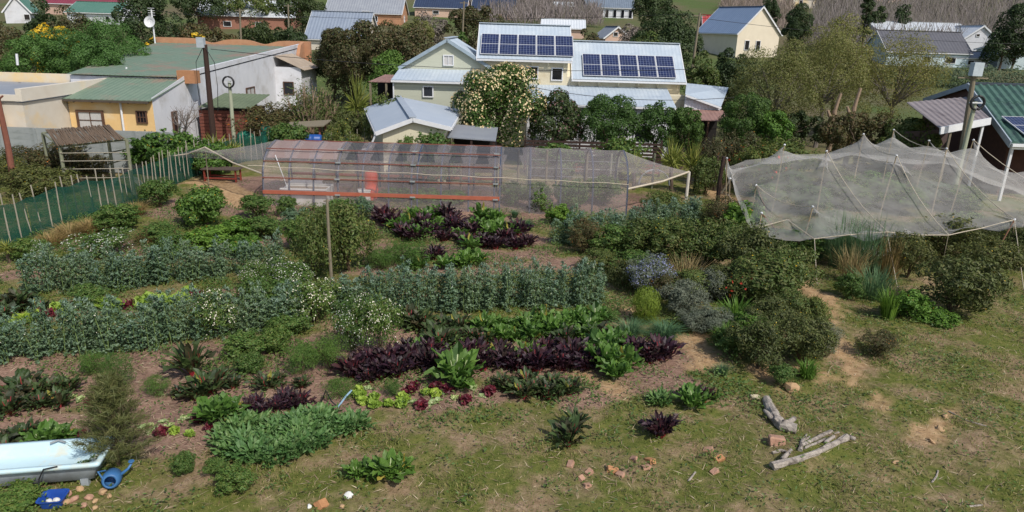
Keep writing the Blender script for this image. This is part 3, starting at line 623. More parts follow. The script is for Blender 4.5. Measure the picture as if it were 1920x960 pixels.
MB().slab([(c0.x+.6, 38.6, -.2), (c1.x, 38.6, -.2), (c1.x, 38.6, 2.9), (c0.x+.6, 38.6, 2.7)], .08).build('back_panel', mat('mauve_sheet', (96, 80, 78), None, .8, 5, stretch=(8, 8, .4)), cpt)
# ------------------------------------------------------------------ far houses
def far(px, py, wpx, name, label, d, hw, hr, ax, wm, rm, rz=0, wins=(), chim=None, dz=0, **kw):
    P = G(px, py); w = wpx/ppm(P); return gable_house(name, label, P+Vector((0, 0, dz)), rad(rz), w, d, hw, hr, ax, wm, rm, wins=wins, chim=chim, **kw)
M_PINK = mat('pink_plaster', (206, 176, 156), (196, 164, 146), .85, 1)
M_MAROON = mat('maroon_roof', (132, 58, 74), None, .6, 1)
M_FGREEN = mat('green_far_roof', (78, 118, 104), (90, 126, 112), .6, .6)
M_WROOF = mat('white_roof_sheet', (208, 212, 216), (198, 203, 208), .5, .6)
M_PALEBLUE = mat('pale_blue_plaster', (198, 214, 220), None, .85, 1)
far(612, 44, 140, 'orange_house', 'orange plaster house with long grey roof and end chimney', 8, 2.1, 2.6, 'x', M_ORANGE, M_GREYROOF, 0, [('f', 3.5, .6, 1.2, .8), ('f', 8.3, .6, .9, .9), ('r', 3.4, .6, .8, 1.1)], (12.6, 4, 1.6))
far(575, 92, 112, 'blue_grey_roof_house', 'house with blue-grey roof and white end chimney behind the dense tree', 7.5, 1.6, 3.4, 'x', M_OFFW, mat('blue_grey_roof', (136, 146, 160), (126, 136, 152), .5, .8), -4, [('f', 2, .4, 1, .9)], (7.2, 4.5, 1.2))
far(778, 32, 96, 'navy_roof_house', 'long pink house with navy roof and one dark window', 8, 2.0, 2.4, 'x', M_PINK, M_NAVY, -3, [('f', 3.6, .7, 1.2, .6)])
far(885, 36, 78, 'navy_roof_house', 'short pink house with navy roof beside the leafy olive tree', 8, 2.0, 2.4, 'x', M_PINK, M_NAVY, -3)
far(372, 54, 175, 'white_roof_house', 'low brick house with a wide white sheet roof', 10, 2.3, 2.4, 'x', mat('far_brick', (158, 112, 94), None, .9, 3), M_WROOF, 8, [('f', 4, .5, 1.2, .8), ('f', 9, .5, 1.0, .8)])
far(12, 44, 40, 'green_gable_house', 'white house with dark green roof beside the small dark tree', 9, 2.1, 2.2, 'y', M_WHITE, M_FGREEN, 24, [('f', 2.6, .6, .8, .9)])
far(85, 26, 150, 'maroon_roof_house', 'house with a long maroon roof on the slope', 7, 2.0, 2.2, 'x', M_PINK, M_MAROON, -2)
far(128, 44, 96, 'green_porch_house', 'white walled house with grey-green roof and small window', 7, 1.9, 1.6, 'x', M_WHITE, M_FGREEN, -2, [('f', 6.4, .5, .7, .8), ('f', 2.4, .5, .7, .8)])
far(1098, 33, 88, 'white_cottage', 'white cottage with blue-grey roof and a row of dark openings', 8, 2.2, 2.4, 'x', M_WHITE, mat('slate_roof', (116, 128, 142), None, .6, 1), -2, [('f', .8+1.6*k, .1, .7, 1.6) for k in range(6)])
far(1040, 30, 34, 'white_shed', 'small plain white shed beside bare trees', 4, 2.0, .8, 'x', M_WHITE, M_WROOF, 0, [('f', 1, .5, .6, .7)])
far(1016, 70, 78, 'white_roof_shed', 'low shed with bright white sheet roof behind the solar house', 6, 1.6, 1.3, 'x', M_PINK, M_WROOF, -3, base=2)
far(1134, 88, 46, 'pink_gable_cottage', 'small pink gabled cottage with grey roof behind the solar house', 8, 1.5, 1.5, 'y', M_PINK, mat('slate_light', (140, 146, 156), None, .6, 1), 6, [('f', 1.2, 1.6, .7, .6)], base=2)
far(1318, 90, 74, 'red_roof_house', 'house with bright red roof behind the cream gable', 6, 1.9, 3.0, 'x', M_OFFW, M_RED, -6)
far(1378, 110, 100, 'cream_gable_house', 'cream house with steep blue-grey roof and brown shutters', 9, 3.6, 3.5, 'y', mat('cream_far', (224, 212, 190), (214, 202, 180), .85, 1), mat('blue_slope', (118, 136, 162), (108, 126, 152), .5, 1), 24, [('f', 1.4, 1.2, .8, 1.3), ('f', 3.4, 1.2, .8, 1.3)])
far(1660, 122, 150, 'grey_roof_house', 'long pale house with dark grey double pitched roof and barred windows', 8, 2.0, 2.6, 'x', M_PALEBLUE, M_DKROOF, -2, [('f', 5.0, .5, 1.0, .8), ('f', 8.0, .5, 1.4, .8)])
far(1640, 90, 170, 'white_roof_hall', 'broad building with white roof and a dark skylight', 9, 3.0, 1.2, 'x', M_WHITE, M_WROOF, -2, [('f', 1, 1, .8, .8)], base=2)
far(1798, 106, 62, 'white_gable_house', 'white gabled house with little vents in the gable', 9, 2.6, 2.0, 'y', M_WHITE, M_WROOF, -8, [('f', 1.8, 3.0, .5, .4)], base=2)
far(1786, 126, 62, 'blue_porch_shed', 'low white shed with blue open end and lattice window', 4, 1.4, .7, 'x', M_WHITE, M_GREYROOF, -4, [('f', 1.6, .4, 1.1, .6)])
far(1868, 128, 90, 'pale_blue_building', 'pale blue flat building with one small barred window', 6, 2.4, .5, 'x', M_PALEBLUE, mat('tan_roof', (190, 180, 164), None, .7, 1), -4, [('f', 1.6, .9, .6, .7)])
far(1458, 14, 70, 'cream_cottage', 'cream house on the grassy hillside behind the conifers', 7, 2.6, 2.2, 'x', M_OFFW, M_PINK, 0, [('f', 2, .8, .8, 1.0), ('f', 5, .8, .8, 1.0)])
far(1640, 4, 60, 'pink_house', 'pink house high on the wooded hillside', 7, 2.6, 2.0, 'x', M_PINK, M_MAROON, 0, [('f', 2, .8, .8, 1.0)])
# ------------------------------------------------------------------ leaf materials
LM = {
 'clip': leafmat('leaf_clipped', [(60, 88, 38), (76, 106, 46), (50, 74, 34), (90, 118, 54)], .25),
 'mid': leafmat('leaf_mid', [(62, 92, 38), (84, 118, 50), (104, 134, 60), (72, 104, 44)]),
 'dark': leafmat('leaf_dark', [(46, 62, 36), (60, 78, 44), (72, 88, 50), (54, 66, 40)], .22),
 'brown': leafmat('leaf_brown', [(74, 72, 46), (92, 84, 54), (66, 78, 42), (104, 86, 62), (84, 96, 52)], .25),
 'olive': leafmat('leaf_olive', [(116, 120, 60), (134, 136, 72), (100, 106, 54), (146, 142, 84), (122, 112, 76)], .35),
 'bright': leafmat('leaf_bright', [(76, 112, 40), (98, 134, 52), (116, 150, 62), (66, 98, 38)]),
 'dome': leafmat('leaf_dome', [(70, 104, 48), (88, 124, 60), (60, 92, 42), (100, 134, 68)], .2),
 'lime': leafmat('leaf_lime', [(118, 140, 50), (138, 156, 62), (98, 122, 42)]),
 'grey': leafmat('leaf_grey', [(116, 122, 104), (98, 108, 90), (134, 138, 120), (88, 96, 78)], .2),
 'bean': leafmat('leaf_bean', [(84, 110, 78), (100, 126, 96), (70, 94, 64), (116, 140, 114), (88, 110, 62)], .25, .035),
 'yellowgreen': leafmat('leaf_yg', [(140, 146, 66), (116, 128, 58), (160, 160, 84)]),
 'garden': leafmat('leaf_garden', [(78, 108, 48), (96, 128, 60), (64, 92, 42), (112, 136, 70), (104, 112, 56)]),
 'oliveg': leafmat('leaf_olive_shrub', [(80, 100, 46), (98, 116, 56), (68, 86, 42), (114, 122, 66), (96, 96, 54)], .25),
 'dry': leafmat('leaf_dry', [(148, 126, 86), (170, 148, 104), (118, 104, 66), (128, 122, 70)], .25),
 'twig': leafmat('leaf_twig', [(116, 106, 98), (134, 124, 116), (96, 88, 80)], .1),
 'teal': leafmat('leaf_reed', [(84, 118, 84), (102, 134, 96), (70, 104, 72)]),
}
FL = {'cream': leafmat('flower_cream', [(214, 198, 156), (228, 216, 180), (188, 160, 116)], .2), 'white': leafmat('flower_white', [(226, 222, 206), (238, 236, 226), (206, 204, 184)], .2),
      'yellow': leafmat('flower_yellow', [(204, 168, 36), (222, 188, 54)], .2), 'blue': leafmat('flower_blue', [(134, 138, 180), (158, 160, 200), (116, 122, 164)], .2), 'red': leafmat('flower_red', [(196, 62, 44), (214, 84, 60)], .2),
      'orange': leafmat('flower_orange', [(206, 128, 54), (190, 110, 44)], .2)}
BARK = mat('bark', (104, 88, 74), (78, 66, 56), .95, 6, bump=.5, stretch=(4, 4, 1)); BARKP = mat('bark_pale', (166, 142, 118), (138, 116, 96), .9, 6, bump=.4, stretch=(4, 4, 1)); BARKG = mat('bark_grey', (134, 124, 116), (112, 104, 98), .95, 6, bump=.4, stretch=(4, 4, 1))
def crown_mb(rng, R, n, leaf, asp=.55, ncl=26, cl=.34, mb=None, c=(0, 0, 0), mi=0, flat=None, shell=.6, fl=0, fsize=None):
    mb = mb or MB(); R = np.array(R, float); mr = R.mean()
    d = unit(rng.normal(0, 1, (ncl, 3))); d[:, 2] = np.abs(d[:, 2])*np.where(rng.random(ncl) < .75, 1, -.7); d = unit(d)
    cc = d*R*rng.uniform(shell, .92, (ncl, 1)); rc = cl*R.min()*rng.uniform(.65, 1.3, ncl)
    k = rng.integers(0, ncl, n); q = unit(rng.normal(0, 1, (n, 3))+.55*d[k]+[0, 0, .25]); rr = rng.uniform(.55, 1.03, n)**.6
    P = cc[k]+q*(rc[k]*rr)[:, None]
    ni = n//6; P[:ni] = unit(rng.normal(0, 1, (ni, 3)))*R*rng.uniform(.3, .8, (ni, 1))
    if flat is not None: P[:, 2] = np.maximum(P[:, 2], flat+rng.uniform(0, .15, n))
    mb.leaves(P+np.array(c), q, leaf, leaf*asp, rng, mi)
    if fl:
        k = rng.integers(0, ncl, fl); q = unit(rng.normal(0, 1, (fl, 3))+.9*d[k]+[0, 0, .4]); P = cc[k]+q*(rc[k]*1.04)[:, None]
        mb.leaves(P+np.array(c), q, fsize, fsize*.8, rng, mi+1)
    return mb
def branchy(mb, rng, p, d, L, r, depth, mi=0, spread=.55, up=.15, n=5, kids=(2, 4), shrink=.72):
    p = np.array(p, float); d = unit(np.array(d, float)); pts = [p]; q = p.copy(); dd = d.copy()
    for i in range(3):
        dd = unit(dd+rng.normal(0, .12, 3)+[0, 0, up*.3]); q = q+dd*L/3; pts.append(q.copy())
    mb.tube(pts, np.linspace(r, r*.6, 4), n if depth > 1 else 3, mi)
    if depth > 0:
        for _ in range(rng.integers(*kids)+ (depth > 1)):
            t = rng.uniform(.45, 1.0); b = np.array(pts[1])*(1-t)+np.array(pts[3])*t
            branchy(mb, rng, b, dd+rng.normal(0, spread, 3)+[0, 0, up], L*shrink*rng.uniform(.8, 1.15), r*.55, depth-1, mi, spread, up, n, kids, shrink)
    return pts
SEED = [100]
def tree(name, label, box, Y, leafm, leaf=.2, cover=1.25, base=None, trunk_r=.14, asp=.55, ncl=30, cl=.34, fl=0, flm=None, fsize=.25, cat='tree', grp=None, dep=1.0, bark=None, shell=.6, lean=0, limbs=4, low=True):
    SEED[0] += 1; rng = np.random.default_rng(SEED[0]); x0, y0, x1, y1 = box
    a, b = At((x0+x1)/2, y0, Y), At((x0+x1)/2, y1, Y); gx_ = float((a.x+b.x)/2); g = gz(gx_, Y)
    b.z = min(b.z, g.z+.12*(a.z-g.z)) if low else b.z; pp = ppm(Vector((gx_, Y, (a.z+b.z)/2))); rx = (x1-x0)/pp/2; rzz = max(.3, (a.z-b.z)/2); cz = (a.z+b.z)/2
    ry = min(rx, max(rzz, rx*.6))*dep; R = np.array([rx, ry, rzz])*1.0
    t = thing(name, label, cat, g, 0, grp); area = 4*math.pi*((R[0]*R[1])**1.6/3+(R[0]*R[2])**1.6/3+(R[1]*R[2])**1.6/3)**(1/1.6)
    n = int(min(19000, max(700, cover*area/(leaf*leaf*asp*.5)*1.1))); h = cz-g.z
    mb = crown_mb(rng, R, n, leaf, asp, ncl, cl, c=(0, 0, h), fl=fl, fsize=fsize, flat=-h+.08, shell=shell)
    mb.build('crown', [leafm]+([flm] if flm else []), t)
    tb = MB(); tp = np.array([lean*.3, 0, max(.2, h-R[2]*.35)]); tb.tube([(0, 0, -.2), tp*.5+[.05*rx, 0, 0], tp], [trunk_r*1.25, trunk_r, trunk_r*.75], 8)
    for i in range(limbs):
        an = i*6.283/limbs+rng.uniform(0, 1); e = tp+np.array([math.cos(an)*R[0]*.65, math.sin(an)*R[1]*.65, R[2]*rng.uniform(.3, .9)])
        tb.tube([tp*.85, tp*.4+e*.6+[0, 0, .1], e], [trunk_r*.6, trunk_r*.4, trunk_r*.15], 5)
    tb.build('trunk', bark or BARK, t); return t
# hedge-like domes behind the flat building
D = 'domes of green bushes behind the flat roofed building'
for i, (bx, Y_, lb) in enumerate([((10, 62, 120, 128), 50, 'rounded green bush nearest the white vent pipe on the flat roof'), ((75, 52, 190, 124), 52, 'broad rounded green bush in the middle of the dome clump'), ((140, 40, 272, 110), 56, 'tallest rounded green bush next to the green sheet roof'), ((130, 72, 225, 128), 49, 'low rounded green bush spilling onto the white parapet')]):
    tree('dome_bush', lb, bx, Y_, LM['dome'], .12, 1.3, ncl=60, cl=.26, cat='bush', grp=D, shell=.72)
tree('broom_bush', 'yellow flowering bush at the back of the green dome bushes', (48, 38, 100, 62), 60, LM['oliveg'], .2, .8, fl=900, flm=FL['yellow'], cat='bush')
tree('broom_bush', 'smaller yellow flowering bush beside the maroon hedge', (98, 44, 142, 62), 60, LM['oliveg'], .2, .8, fl=800, flm=FL['yellow'], cat='bush')
tree('broom_bush', 'yellow flowering bush at the corner of the orange parapet', (272, 62, 298, 76), 69, LM['oliveg'], .2, .8, fl=400, flm=FL['yellow'], cat='bush')
tree('broom_bush', 'yellow flowering bush above the dip in the orange parapet', (352, 56, 384, 72), 71, LM['oliveg'], .2, .8, fl=400, flm=FL['yellow'], cat='bush')
tree('dark_tree', 'dark dense tree behind the thin white aerial mast', (215, -18, 322, 62), 72, LM['dark'], .26)
tree('dark_tree', 'small dark tree in front of the white gabled house', (50, -2, 102, 38), 78, LM['dark'], .25, trunk_r=.2)
tree('hedge_tree', 'maroon brown hedge below the grey-green roof', (86, 22, 182, 50), 72, LM['brown'], .24, cat='hedge')
tree('hedge_tree', 'brown scrub at the left of the dome bushes', (-40, 34, 52, 120), 60, LM['brown'], .22, 1.0, cat='bush')
tree('dark_tree', 'wide low olive tree behind the orange parapet', (300, 46, 450, 76), 78, LM['brown'], .27, dep=.7)
tree('dark_tree', 'dark leafy tree beside the telephone pole by the white roof', (448, 46, 516, 78), 84, LM['dark'], .28)
tree('dark_tree', 'dark tree in front of the blue-grey roof', (508, 50, 580, 80), 88, LM['dark'], .28)
tree('tall_tree', 'tall dark green tree left of the orange house', (520, -20, 606, 32), 112, LM['dark'], .34)
tree('tall_tree', 'tall tree on the slope above the white roof', (318, -22, 420, 26), 118, LM['dark'], .36)
tree('scrub_tree', 'yellow green scrub above the white sheet roof', (408, -8, 520, 20), 122, LM['oliveg'], .34)
tree('dense_tree', 'big dense brown-green tree left of the sage house', (596, 38, 724, 158), 62, LM['brown'], .22, 1.5, ncl=44, cl=.3, trunk_r=.3)
tree('dense_tree', 'broad dense tree with reddish leaves touching the sage gable', (690, 44, 826, 150), 60, LM['brown'], .22, 1.5, ncl=44, cl=.3, trunk_r=.3)
tree('green_tree', 'dark green shrub between the orange end wall and dense tree', (588, 72, 660, 150), 66, LM['dark'], .2)
tree('green_tree', 'green leafy shrub below the dense trees', (690, 96, 780, 160), 55, LM['mid'], .2, 1.0)
tree('leafy_tree', 'olive tree in front of the navy roofs', (836, 8, 942, 82), 92, LM['brown'], .3, dep=.7)
tree('bare_tree', 'thin grey leafless thicket beside the orange house', (772, 24, 842, 80), 95, LM['twig'], .3, .7)
tree('willow_tree', 'pale green wispy tree below the orange house gable', (756, 28, 812, 78), 90, LM['olive'], .25, .8)
tree('palm_tree', 'small palm behind the sage gable roof', (846, 46, 884, 76), 62, LM['mid'], .4, .5, asp=.2)
tree('flowering_tree', 'cream flowering tree in front of the solar house', (858, 128, 1006, 268), 40.5, LM['clip'], .16, 1.6, ncl=40, fl=3000, flm=FL['cream'], fsize=.12, trunk_r=.2)
tree('shrub_tree', 'dark glossy shrub with mauve tips beside the flowering tree', (992, 168, 1092, 268), 41, LM['dark'], .18, 1.5, ncl=36, fl=300, flm=leafmat('mauve', [(124, 96, 96), (106, 84, 80)]), fsize=.14)
tree('round_tree', 'large clipped round green tree before the lean-to roof', (1084, 180, 1198, 282), 40.5, LM['clip'], .115, 1.5, ncl=60, cl=.26, shell=.72)
tree('round_tree', 'darker clipped round tree beside the larger round one', (1194, 192, 1268, 284), 40.5, LM['clip'], .115, 1.5, ncl=50, cl=.26, shell=.72)
tree('round_tree', 'small clipped tree in front of the cream pillar wall', (1250, 198, 1318, 280), 40.3, LM['clip'], .115, 1.5, ncl=50, cl=.26, shell=.72)
tree('round_tree', 'dark green rounded tree right of the rusty canopy', (1354, 172, 1446, 262), 40.5, LM['clip'], .115, 1.5, ncl=50, cl=.28, shell=.7)
tree('shrub_tree', 'bright green bush in front of the bare pruned trunks', (1420, 206, 1484, 266), 39.6, LM['bright'], .16, 1.4)
tree('cedar_tree', 'wide dark cedar with layered branches behind the solar roof', (1186, 22, 1316, 100), 70, LM['dark'], .24, 1.4, ncl=40, trunk_r=.3)
tree('scrub_tree', 'yellow-green scrub below the dark cedar', (1180, 60, 1266, 96), 62, LM['oliveg'], .22, 1.2)
tree('scrub_tree', 'brownish bush against the end of the long blue roof', (1078, 42, 1136, 80), 60, LM['brown'], .22)
tree('scrub_tree', 'thin reddish scrub next to the pink gabled cottage', (1156, 44, 1220, 84), 75, LM['twig'], .25, .9)
tree('tall_tree', 'dark rounded tree right of the white cottage', (1180, -10, 1270, 28), 130, LM['dark'], .36)
tree('leafy_tree', 'leafy olive tree beside the annex roof', (1286, 92, 1346, 176), 56, LM['oliveg'], .2, 1.4)
tree('leafy_tree', 'dark green tree below the cream gabled house', (1336, 88, 1412, 176), 58, LM['dark'], .2, 1.4)
tree('willow_tree', 'large loose olive tree with thin grey branches', (1372, 80, 1540, 262), 46, LM['olive'], .13, .95, asp=.42, ncl=60, cl=.3, trunk_r=.12, bark=BARKG, shell=.45, limbs=16)
tree('willow_tree', 'tallest wispy olive tree behind the net canopy', (1460, 48, 1640, 226), 50, LM['olive'], .13, .95, asp=.42, ncl=60, cl=.3, trunk_r=.14, bark=BARKG, shell=.45, limbs=16)
tree('willow_tree', 'wispy yellow-green tree beside the carport roof', (1590, 58, 1772, 240), 52, LM['olive'], .13, .95, asp=.42, ncl=60, cl=.3, trunk_r=.14, bark=BARKG, shell=.45, limbs=16)
tree('willow_tree', 'pale feathery tree top in front of the cypress', (1520, 34, 1640, 110), 58, LM['olive'], .17, .7, ncl=40, shell=.45)
tree('brown_bush', 'reddish brown bush behind the tallest net poles', (1534, 214, 1690, 276), 41, LM['brown'], .16, 1.4, cat='bush')
tree('brown_bush', 'dark olive bush beside the carport', (1660, 218, 1770, 272), 39.5, LM['oliveg'], .16, 1.3, cat='bush')
tree('dark_bush', 'dark undergrowth below the wispy trees', (1380, 200, 1560, 275), 44, LM['dark'], .18, 1.2, cat='bush', dep=.5)
tree('conifer', 'dark spiky conifer beside the cream gabled house', (1470, 0, 1526, 70), 88, LM['dark'], .26, 1.5, asp=.35)
tree('conifer', 'short dark conifer left of the spiky one', (1428, -10, 1462, 30), 122, LM['dark'], .28, 1.5, asp=.35)
tree('cypress', 'narrow dark cypress on the hillside', (1614, -26, 1642, 56), 105, LM['dark'], .26, 1.8, asp=.35)
for bx, lb in (((1634, 8, 1664, 36), 'small dark bush just right of the cypress'), ((1680, 6, 1710, 36), 'round dark bush on the wooded slope')): tree('dark_bush', lb, bx, 125, LM['dark'], .34, cat='bush')
for bx, lb in (((1850, 60, 1920, 92), 'dark tree clump at the end of the white gabled house'), ((1880, 0, 1960, 58), 'large grey green tree on the wooded slope')): tree('dark_tree', lb, bx, 100, LM['dark'], .3)
# long hedge on the right
hd = thing('hedge', 'long grey-green hedge in front of the pale blue buildings', 'hedge', gz(54, 85)); mb = MB(); rng = np.random.default_rng(11)
n = 12000; xs = rng.uniform(-11, 18, n); P = np.c_[xs, rng.normal(0, .6, n), rng.uniform(0, 2.3, n)+.35*np.sin(xs*2.1)+rng.normal(0, .15, n)]
mb.leaves(P, np.tile([0, -.5, .8], (n, 1)), .24, .13, rng).build('foliage', LM['grey'] if False else leafmat('hedge', [(84, 102, 74), (100, 116, 86), (70, 88, 62), (112, 124, 96)]), hd)
# bare woodland on the hillside: one mass
def woodland(name, label, x0, x1, ya, yb, n, hgt, seed, m):
    rng = np.random.default_rng(seed); mb = MB(); d = rng.uniform(ya, yb, n); px = rng.uniform(x0, x1, n); x = (px-960)/FPX*d
    z = hz(x, d); k = 7
    for i in range(k):
        A = np.c_[rng.normal(0, .35, n), rng.normal(0, .2, n), np.ones(n)]; h = hgt*rng.uniform(.5, 1.1, n)
        P = np.c_[x+rng.normal(0, .6, n), d, z+h/2]; mb.leaves(P, np.tile([0, -1, .1], (n, 1)), h, .12, rng, A=A, fold=0)
    o = mb.build(name, m); struct(o, 'stuff'); tag(o, label, 'woodland')
M_BARE = leafmat('bare_twigs', [(128, 118, 116), (146, 136, 134), (104, 96, 92), (116, 112, 98)], .1, 0)
woodland('bare_woodland', 'grey leafless woodland covering the hillside above the white roofs', 1480, 1960, 112, 190, 1500, 5.0, 1, M_BARE)
woodland('bare_woodland', 'grey leafless thicket left of the white cottage', 890, 1100, 135, 190, 700, 4.5, 2, M_BARE)
woodland('bare_woodland', 'grey leafless thicket above the cream gabled house', 1320, 1440, 130, 190, 420, 4.5, 3, M_BARE)
# bare trees near by
def bare(name, label, px, py, h, depth, bark, seed, r=.1, spread=.55, nst=1, up=.2, leafm=None, nl=0):
    rng = np.random.default_rng(seed); P = G(px, py) if py else px; t = thing(name, label, 'tree', P); mb = MB()
    for i in range(nst): branchy(mb, rng, (rng.normal(0, .1), rng.normal(0, .1), -.1), (rng.normal(0, .25*(nst > 1)), rng.normal(0, .2*(nst > 1)), 1), h*.36, r, depth, spread=spread, up=up)
    mb.build('trunk', bark, t)
    if leafm:
        V = np.concatenate(mb.v); V = V[V[:, 2] > h*.35]; P_ = V[rng.integers(0, len(V), nl)]+rng.normal(0, .25, (nl, 3)); MB().leaves(P_, rng.normal(0, 1, (nl, 3)), .16, .06, rng).build('crown', leafm, t)
    return t
bare('bare_tree', 'bare leafless tree in front of the white side wall', gz(-18.6, 39), None, 3.6, 4, BARKG, 21, .11, .6)
bare('bare_shrub', 'tall multi-stemmed shrub with bare pale trunks behind the net tunnel', gz(-12.2, 42.5), None, 4.6, 3, BARKP, 22, .09, .4, 7, .5, LM['oliveg'], 2600)
bare('bare_shrub', 'brownish half-bare bush beside the dark utility pole', gz(-15.6, 44), None, 2.8, 3, BARKG, 23, .05, .5, 6, .3, LM['brown'], 1600)
for k, (px, Y_, zt, lb) in enumerate([(1564, 43.5, 178, 'pruned pale trunk with one side stub'), (1601, 43.0, 168, 'pruned forked pale trunk among the wispy trees')]):
    b = At(px-4, 238, Y_); t_ = At(px+6, zt, Y_); g = gz(b.x, Y_); th = thing('pruned_trunk', lb, 'tree trunk', g); mb = MB(); tp = np.array(t_-g)
    mb.tube([(0, 0, -.1), tp*.5+[.05, 0, 0], tp*.78], [.17, .15, .13], 8); mb.tube([tp*.74, tp*.9+[.1, 0, 0], tp+[.2, 0, .1]], [.12, .1, .09], 7); mb.tube([tp*.6, tp*.72+[-.3, 0, 0], tp*.78+[-.42, 0, 0]], [.1, .1, .07], 7); mb.build('trunk', BARKP, th)
# ------------------------------------------------------------------ poles and cables
def upole(name, label, base, top, r, m):
    t = thing(name, label, 'utility pole', base); tp = np.array(top-base); MB().tube([(0, 0, -.3), tp*.5, tp], [r*1.15, r, r*.85], 10).build('pole', m, t); return t, tp
b = gz(-18.7, 43.6); tp_ = At(394, 84, 43.6); t, tp = upole('utility_pole', 'dark timber utility pole with a grey box and hanging cables', b, Vector((b.x+.05, 43.6, tp_.z)), .16, M_DARKWOOD)
MB().box(tp+np.array([-.18, -.1, .12]), (.42, .34, .58)).build('meter_box', mat('box_grey', (176, 184, 190), None, .6, 4), t)
for i, s in enumerate((-1, 1)):
    MB().tube([tp+np.array([s*.1, -.15, -.2]), tp+np.array([s*.55, -.2, -1.0]), tp+np.array([s*.6, -.2, -2.4]), tp*.35+np.array([s*.5, -.2, 0])], .02, 5).build('drop_cable', M_BLACK, t)
b = gz(-17.2, 43); t, tp = upole('cable_pole', 'slim pale pole with a coil of black cable on top', b, Vector((b.x+.05, 43, At(428, 152, 43).z)), .11, mat('treated_pole', (168, 172, 148), (150, 154, 132), .85, 5, stretch=(5, 5, .5)))
an = np.linspace(0, 6.283, 25); MB().tube([tp+np.array([.32*math.cos(a), -.16, .32*math.sin(a)-.05]) for a in an], .055, 6).build('cable_coil', M_BLACK, t); MB().bar(tp+[-.3, -.14, -.05], tp+[.3, -.14, -.05], .04, .04).build('cross_bracket', M_TRIM, t)
b = gz(At(1806, 300, 33.9).x, 33.9); tt = At(1826, 140, 33.9); t, tp = upole('utility_pole', 'brown timber utility pole with pale box beside the green tile roof', b, Vector((tt.x, 33.9, tt.z)), .13, M_WOODG)
MB().box(tp+np.array([0, -.1, .25]), (.45, .35, .6)).build('meter_box', mat('box_pale', (190, 200, 206), None, .6, 4), t); MB().bar(tp+[-.7, 0, -.15], tp+[.7, 0, -.15], .06, .06).build('crossarm', M_WOODG, t)
b = gz(At(1794, 330, 33.0).x, 33.0); tt = At(1829, 190, 33.0); t, tp = upole('cable_pole', 'pale green pole with a black cable coil by the carport', b, Vector((tt.x, 33.0, tt.z)), .11, MATS['treated_pole'])
MB().tube([tp+np.array([.3*math.cos(a), -.17, .3*math.sin(a)-.05]) for a in an], .06, 6).build('cable_coil', M_BLACK, t); MB().bar(tp+[-.36, -.15, -.05], tp+[.36, -.15, -.05], .05, .05).build('cross_bracket', M_TRIM, t)
for (px, y0_, y1_, Y_, lb) in ((1298, 98, 24, 62, 'thin grey telephone pole beside the dark cedar'), (448, 62, 16, 80, 'thin pole in front of the white roofed house'), (538, 42, 8, 92, 'short pole at the end of the white sheet roof'), (865, 60, 2, 88, 'thin pole rising through the olive tree')):
    b = At(px, y0_, Y_); g = gz(b.x, Y_); t, tp = upole('telephone_pole', lb, g, Vector((b.x+.3, Y_, At(px+3, y1_, Y_).z)), .11, M_WOODG); MB().bar(tp+[-.5, 0, -.2], tp+[.5, 0, -.2], .08, .08).build('crossarm', M_WOODG, t)
ms = At(290, 74, 67); t = thing('aerial_mast', 'thin white aerial mast with small dish above the parapet', 'aerial', ms)
MB().tube([(0, 0, -.5), (.02, 0, At(290, 18, 67).z-ms.z)], .07, 6).build('mast', M_TRIM, t); MB().lathe([(.02, 0), (.3, .06), (.5, .16), (.49, .18), (.28, .09)], 14).build('dish', M_TRIM, t).matrix_local = Matrix.Translation((-.15, -.1, 1.5))@Matrix.Rotation(1.4, 4, 'X')
mb = MB()
for k in range(4): mb.bar((-.3, 0, 2.1+k*.2), (.3, 0, 2.1+k*.2), .04, .04)
mb.build('antenna_rods', M_TRIM, t)
CB = mat('cable_black', (40, 40, 42), None, .6, 3)
for (a, ya, b_, yb_, Y1, Y2, lb) in ((480, 27, 1300, 26, 92, 62, 'overhead cable between the thin poles above the sage house'), (1300, 32, 2000, 84, 62, 70, 'overhead cable running past the cream gabled house'), (395, 92, 1290, 130, 43.6, 44, 'service cable from the dark pole to the solar house'), (1000, 164, 1420, 178, 43, 43, 'thin service cable across the lower blue roof'), (290, 20, 600, 30, 67, 92, 'cable from the white aerial mast to the pole')):
    A_, B_ = At(a, ya, Y1), At(b_, yb_, Y2); tag(MB().tube([A_.lerp(B_, u)+Vector((0, 0, -.5*4*u*(1-u))) for u in np.linspace(0, 1, 13)], .016, 4).build('overhead_cable', CB), lb, 'cable')
# ================================================================== NET TUNNEL
NET = netmat('pale_net', (208, 198, 198), .28, .2, 1.2); NETT = netmat('tent_net', (226, 222, 218), .33, .3, 1.4)
PIPE = mat('blue_grey_pipe', (66, 76, 94), (58, 66, 82), .5, 3); RAIL = mat('red_oxide_rail', (134, 84, 70), (120, 74, 62), .7, 3); ROPE = mat('pale_rope', (196, 184, 164), (178, 166, 146), .9, 8)
tn = thing('net_tunnel', 'long pale net tunnel on blue pipe hoops with red rails', 'net tunnel')
YF, YB = 29.0, 33.0
def hoop(x, y0=YF, y1=YB):
    pr_ = [(0, 0), (.02, .8), (.05, 1.5), (.13, 1.95), (.28, 2.28), (.5, 2.45)]
    L = [(x, y0+(y1-y0)*u, z) for u, z in pr_]; R_ = [(x, y1-(y1-y0)*u, z) for u, z in pr_[::-1][1:]]; return L+R_
HX = [Zp(px, 396, 0).x for px in (480, 532, 580, 628, 676, 726, 770, 781, 826, 878, 926, 936, 992, 1048, 1106, 1168)]
for x in HX: MB().tube(hoop(x), .04, 6).build('hoop', PIPE, tn)
x0, x1 = HX[0], HX[-1]; xr_ = HX[11]
